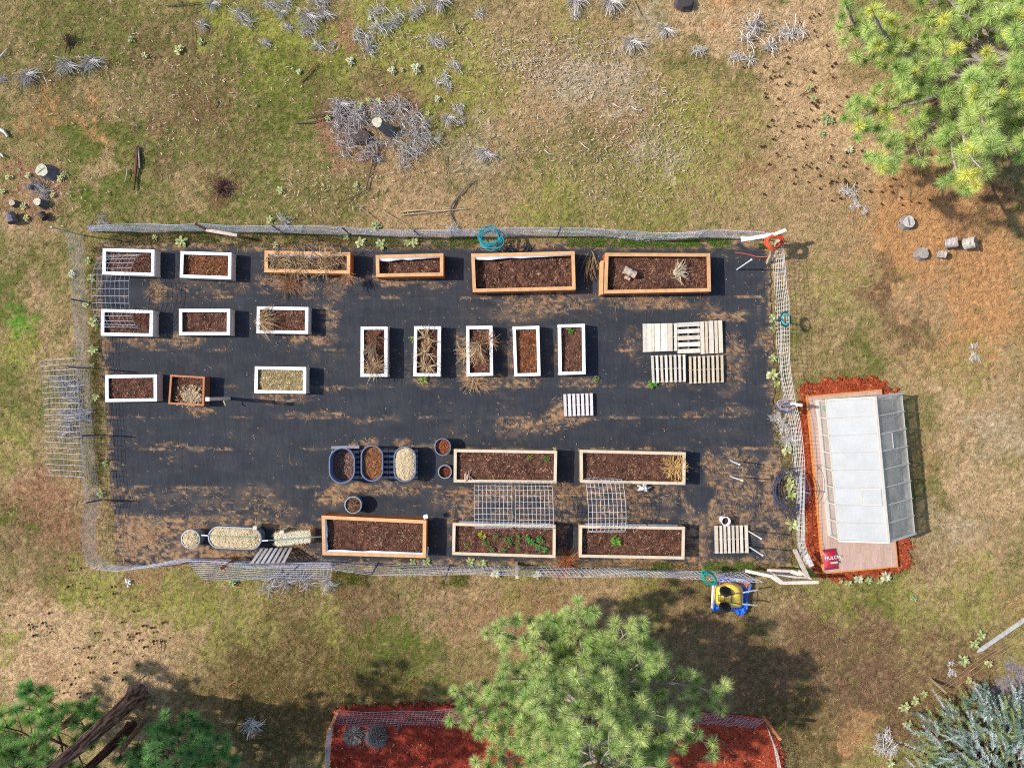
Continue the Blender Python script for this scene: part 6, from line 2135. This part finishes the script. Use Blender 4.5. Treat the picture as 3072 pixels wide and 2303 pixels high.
PALE = A(232, 222, 190)
GREYW = A(196, 188, 178)
stump(1168, 396, .17, .55, PALE, A(132, 122, 116), 'tall pale topped stump in the middle of the twig ring', tilt=(-.55, .2))
stump(1090, 412, .22, .12, A(92, 78, 72), A(80, 70, 66), 'dark low burnt stump left of the pale topped stump')
stump(2718, 669, .20, .18, A(222, 214, 206), A(150, 140, 134), 'grey cut round with a dark slot in it on the needles at the right', crack=.15, tilt=(-.0, .0))
stump(2762, 762, .185, .16, A(190, 178, 168), A(156, 144, 136), 'grey round lower left of the leaning log rounds at the right')
stump(2052, 8, .26, .2, A(80, 72, 74), A(90, 80, 78), 'dark stump cut off by the top edge')
stump(148, 519, .21, .22, A(226, 218, 190), A(120, 112, 112), 'split pale round with a dark crack at the upper left', crack=-.9, tilt=(-.5, .1))
stump(131, 614, .125, .22, A(232, 224, 196), A(110, 100, 96), 'small pale topped round below the grey twigs at the upper left', tilt=(-.3, .2))
stump(46, 612, .10, .16, A(222, 206, 176), A(120, 108, 98), 'small pale round above the dark log chunk at the left edge')
GL = 'leaning log rounds at the right'
log(P(2835, 731, .12), P(2874, 725, .34), .16, 'grey log round leaning right, the middle of three', A(196, 182, 176), A(170, 156, 146), 'log_round', group=GL)
log(P(2892, 733, .14), P(2928, 725, .40), .185, 'largest grey log round with a hollow end, farthest right', A(206, 194, 184), A(176, 162, 150), 'log_round', group=GL)
log(P(2812, 762, .08), P(2840, 763, .2), .12, 'smallest grey log round, just below the leaning ones', A(190, 176, 168), A(170, 158, 150), 'log_round', group=GL)
log(P(30, 640, .12), P(38, 668, .14), .14, 'dark grey log chunk at the left edge below a small round', A(128, 122, 124), A(90, 84, 84))
log(P(95, 556, .1), P(93, 568, .1), .09, 'small dark grey log chunk above the twigs at the upper left', A(110, 104, 108), A(90, 84, 86))
log(P(124, 640, .09), P(136, 656, .09), .11, 'blackened log chunk below the small pale topped round', A(84, 74, 72), A(70, 62, 60))


def stick(pts, r, c, label, name='fallen_stick', cat='stick', group='sticks lying on the grass', forks=()):
    o = P(*pts[0], 0)
    nb = NB()
    p = np.array([P(x, y, .03 + .02 * (i % 2)) for i, (x, y) in enumerate(pts)])
    if len(p) == 2:
        p = np.array([p[0], p[0] * .5 + p[1] * .5 + [.02, .01, .01], p[1]])
    nb.tube(p, r * np.linspace(1, .55, len(p)), 6, c)
    for f in forks:
        q = np.array([P(x, y, .05) for x, y in f])
        nb.tube(q, r * .6 * np.linspace(1, .6, len(q)), 5, c)
    return solo(name, nb, M_wood_grey, o, label, cat, group)


DK = A(96, 78, 62)
LT = A(226, 212, 192)
stick([(412, 440), (410, 490), (406, 530), (402, 570)], .055, A(110, 64, 52), 'reddish brown rotten log lying upright in the picture on the left meadow', 'fallen_log', 'log')
stick([(414, 442), (418, 480), (419, 505)], .035, A(176, 164, 160), 'grey splinter lying against the reddish brown log', 'fallen_log', 'log')
stick([(382, 505), (380, 525), (374, 546)], .022, A(200, 184, 160), 'short pale forked stick left of the reddish brown log')
stick([(206, 108), (200, 140), (195, 160)], .03, A(86, 66, 50), 'short dark stick in the grass at the upper left')
stick([(0, 172), (10, 160), (21, 147)], .035, LT, 'bleached stick reaching in at the left edge, upper one')
stick([(0, 388), (12, 395), (23, 410)], .06, A(250, 240, 226), 'thick white branch end at the left edge', forks=[[(10, 393), (18, 402), (20, 412)]])
stick([(0, 462), (10, 472)], .04, A(246, 238, 226), 'white stick end at the left edge below the thick branch')
stick([(495, 18), (560, 12), (600, 8), (640, 2)], .022, A(110, 92, 60), 'long dark branch lying across the top edge', forks=[[(574, 36), (610, 18), (640, 4)]])
stick([(535, 0), (536, 26)], .02, A(84, 104, 40), 'green mossy stick touching the top edge')
stick([(577, 80), (576, 120), (575, 165)], .012, DK, 'thin straight dark stem right of the large rosette')
stick([(131, 228), (138, 245), (143, 262)], .018, LT, 'thin bleached stick below the grey shrub at the upper left')
stick([(330, 0), (331, 12)], .016, LT, 'tiny white stick at the top edge')
stick([(647, 300), (640, 320)], .03, A(150, 136, 80), 'stubby mossy stick on the left meadow')
stick([(900, 245), (920, 222), (940, 200), (949, 188)], .022, A(150, 124, 72), 'forked tan stick in the yellow grass', forks=[[(906, 240), (930, 222), (947, 192)]])
stick([(1085, 195), (1110, 204), (1140, 210)], .025, A(170, 140, 86), 'tan stick beside the pale rosettes', forks=[[(1102, 212), (1112, 196), (1116, 188)]])
stick([(886, 370), (930, 368), (960, 362), (1000, 345)], .02, A(96, 82, 66), 'long dark branch reaching the twig ring from the left', forks=[[(920, 352), (960, 346), (998, 336)], [(950, 350), (985, 340)]])
stick([(1132, 423), (1125, 460), (1112, 510), (1098, 566)], .035, A(112, 92, 70), 'long brown branch running down from the twig ring')
stick([(1044, 598), (1070, 585), (1112, 562)], .022, A(104, 84, 66), 'brown branch crossing below the long branch of the twig ring')
stick([(1338, 466), (1334, 500), (1330, 540)], .014, A(96, 96, 56), 'thin straight green stem in the grass right of the stump')
stick([(1358, 516), (1370, 510), (1384, 498)], .018, LT, 'pale curved stick right of the thin green stem')
stick([(1366, 600), (1385, 575), (1405, 552), (1424, 536)], .03, A(130, 116, 110), 'grey brown branch above the upper fence, upper stretch', forks=[[(1405, 552), (1422, 548)]])
stick([(1365, 600), (1352, 622), (1352, 645), (1362, 672)], .034, A(116, 110, 106), 'grey curved branch running down to the upper fence')
stick([(1202, 636), (1260, 630), (1320, 634), (1400, 625)], .022, A(214, 186, 146), 'long pale stick lying above the upper fence, upper of the pair')
stick([(1205, 645), (1260, 640), (1330, 633)], .018, A(206, 180, 142), 'long pale stick lying above the upper fence, lower of the pair')
stick([(1148, 632), (1180, 652), (1215, 670)], .018, A(196, 170, 136), 'pale stick slanting towards the upper fence')
stick([(1078, 620), (1110, 645), (1142, 672)], .014, A(180, 150, 118), 'thin tan stick slanting in the grass left of the pale sticks')
stick([(1360, 70), (1368, 100), (1385, 75), (1400, 65)], .02, A(196, 180, 150), 'crooked grey stick on the top meadow')
stick([(1900, 0), (1912, 25), (1922, 45)], .018, A(170, 150, 130), 'thin brown stem at the top edge above the pale soil')
stick([(1838, 310), (1850, 318), (1862, 324)], .02, LT, 'pale stick among the wood chips, left one')
stick([(1895, 320), (1908, 330), (1926, 332)], .022, LT, 'pale stick among the wood chips, right one', forks=[[(1905, 330), (1912, 318)]])
stick([(1634, 450), (1645, 460), (1660, 464)], .018, LT, 'pale crooked stick on the grass above the cedar planters')
stick([(1742, 428), (1755, 440), (1768, 448)], .018, LT, 'pale stick on the grass above the large log planter')
stick([(2572, 862), (2598, 861), (2623, 849)], .012, A(214, 180, 140), 'thin curved pale twig on the needles below the rounds')
stick([(2400, 288), (2425, 268)], .018, DK, 'dark stick beside a rosette left of the upper right pine')
stick([(480, 1920), (486, 1940), (482, 1958)], .02, A(110, 84, 66), 'dark bent stick on the bare soil at the lower left')
stick([(680, 2060), (700, 2045), (712, 2040)], .014, A(196, 130, 80), 'orange needle spray on the dark ground at the bottom')
# old plank and low wires at the lower right
o = P(2990, 1915, 0)
root = thing('old_plank', o, 'long weathered plank with a pointed end lying at the right edge', 'plank')
nb = NB()
a, b = P(2945, 1948, .15), P(3085, 1852, .15)
d = unit(b - a)
s = np.array([-d[1], d[0], 0]) * .06
q = np.array([a - s, b - s, b + s, a + s, a - d * .17])
v = np.concatenate([q - [0, 0, .05], q])
nb.add(v, [np.array([4, 3, 2, 1, 0]), np.array([5, 6, 7, 8, 9])] + [np.array([[i, (i + 1) % 5, 5 + (i + 1) % 5, 5 + i]]) for i in range(5)], A(200, 196, 190))
part('plank', nb, M_wood_grey, root)
nb = NB()
nb.beam(P(2960, 1938, 0), P(2962, 1937, .1), .06, .06, A(120, 110, 100))
nb.beam(P(3050, 1876, 0), P(3051, 1875, .1), .06, .06, A(120, 110, 100))
part('support_block', nb, M_wood_grey, root)
o = P(2980, 1960, 0)
root = thing('low_wire_fence', o, 'low rusty wire fence running below the old plank to the juniper', 'fence')
nb = NB()
for k, (y0, y1, z) in enumerate(((1878, 2075, .25), (1890, 2088, .35), (1905, 2105, .15))):
    t = np.linspace(0, 1, 14)
    pts = np.array([P(3090 + (2800 - 3090) * u, y0 + (y1 - y0) * u + 3 * math.sin(u * 9 + k), z) for u in t])
    nb.segs(pts[:-1], pts[1:], .007, A(170, 130, 96))
part('wire_strand', nb, M_steel, root)
nb = NB()
nb.beam(P(2792, 2036, 0), P(2840, 2080, .5), .07, .07, A(150, 132, 104))
part('post', nb, M_wood_grey, root)
# small drip line with a stake in the right mulch bed
nb = NB()
nb.tube([P(2140, 2210, .05), P(2165, 2218, .08), P(2180, 2240, .06), P(2200, 2262, .1)], .012, 5, A(130, 120, 120))
solo('drip_line', nb, M_hose, P(2170, 2235, 0), 'thin grey drip line lying on the red mulch right of the lower pine', 'tubing')
# bit of white litter
nb = NB()
q = P(382, 1743, .03)
n = 14
nb.chips(q + np.c_[rng.normal(0, .07, (n, 2)), rng.random(n) * .03], rng.uniform(.04, .12, n), rng.uniform(.02, .05, n), A(240, 240, 246) * rng.uniform(.8, 1.1, n)[:, None], .6)
solo('white_litter', nb, M_plastic, P(382, 1743, 0), 'shreds of white litter on the grass below the lower left fence corner', 'litter')

# ---------------------------------------------------------------- pine cones
nb = NB()
nb.lathe([(.0, -.03), (.03, -.02), (.042, .0), (.034, .03), (.0, .05)], 0, 0, 8, c=A(92, 58, 42))
for i in range(40):
    a, h = rng.uniform(0, 6.28), rng.uniform(-.02, .04)
    q = np.array([math.cos(a) * .038, math.sin(a) * .038, h])
    nb.blades([q], [[math.cos(a) * .025, math.sin(a) * .025, .012]], .024, A(126, 82, 56) * rng.uniform(.6, 1.2))
CONE = nb.mesh(M_bark)
CZ = [('brown pine cone on the bare soil left of the upper right pine', [(2420, 130, 95, 110, 26), (2380, 260, 90, 90, 24), (2460, 320, 60, 40, 12), (2350, 400, 60, 60, 16)], 0),
      ('brown pine cone on the needles below the upper right pine', [(2500, 500, 110, 50, 26), (2650, 560, 120, 50, 22), (2420, 520, 80, 60, 12)], 0),
      ('dark pine cone on the bare soil at the lower left', [(290, 1930, 110, 50, 16), (440, 1910, 60, 40, 16), (110, 1880, 60, 30, 9), (200, 2070, 60, 40, 10), (330, 2000, 90, 50, 8), (250, 1760, 100, 40, 9)], 1)]
for lab, blobs, k in CZ:
    for x, y, sx, sy, n in blobs:
        for _ in range(n):
            px, py = rng.normal(x, sx * .8), rng.normal(y, sy * .9)
            o = link('pine_cone', CONE, None, P(px, py, .035))
            o.rotation_euler = (rng.uniform(0, 3), rng.uniform(0, 3), rng.uniform(0, 6))
            s = rng.uniform(.5, .95)
            o.scale = (s, s, s)
            tag(o, lab, 'pine cone', lab.replace('brown pine cone', 'pine cones').replace('dark pine cone', 'dark pine cones'))

# ================================================================ light, sky, camera
SUN_EL = math.radians(41)
SUN_DIR = np.array([math.cos(SUN_EL) * 1.0, math.cos(SUN_EL) * -.10, -math.sin(SUN_EL)])     # the way the light travels
w = bpy.data.worlds.new('World')
scene.world = w
w.use_nodes = True
nt = w.node_tree
sky = nt.nodes.new('ShaderNodeTexSky')
sky.sky_type = 'NISHITA'
sky.sun_disc = False
sky.sun_elevation = SUN_EL
sky.sun_rotation = math.radians(276)
bg = nt.nodes['Background']
bg.inputs['Strength'].default_value = 0.15
nt.links.new(sky.outputs[0], bg.inputs['Color'])
sl = bpy.data.lights.new('sun', 'SUN')
sl.energy = 3.7
sl.angle = math.radians(.5)
sl.color = (1.0, .955, .88)
so = bpy.data.objects.new('sun', sl)
COL.objects.link(so)
so.rotation_euler = Vector([float(k) for k in SUN_DIR]).to_track_quat('-Z', 'Y').to_euler()
so.location = (-20, 2, 30)
cam = bpy.data.cameras.new('camera')
cam.sensor_width = 36
cam.lens = 18 * CAM_H / (1536 / PPM)
cam.clip_end = 2000
co = bpy.data.objects.new('camera', cam)
COL.objects.link(co)
co.location = (0, 0, CAM_H)
co.rotation_euler = (0, 0, 0)
scene.camera = co
scene.view_settings.view_transform = 'Standard'
scene.view_settings.look = 'None'
scene.view_settings.exposure = 0.7
scene.view_settings.gamma = 1.0
scene.cycles.use_denoising = False
scene.cycles.filter_width = 1.1
scene.cycles.max_bounces = 8
scene.cycles.transparent_max_bounces = 12
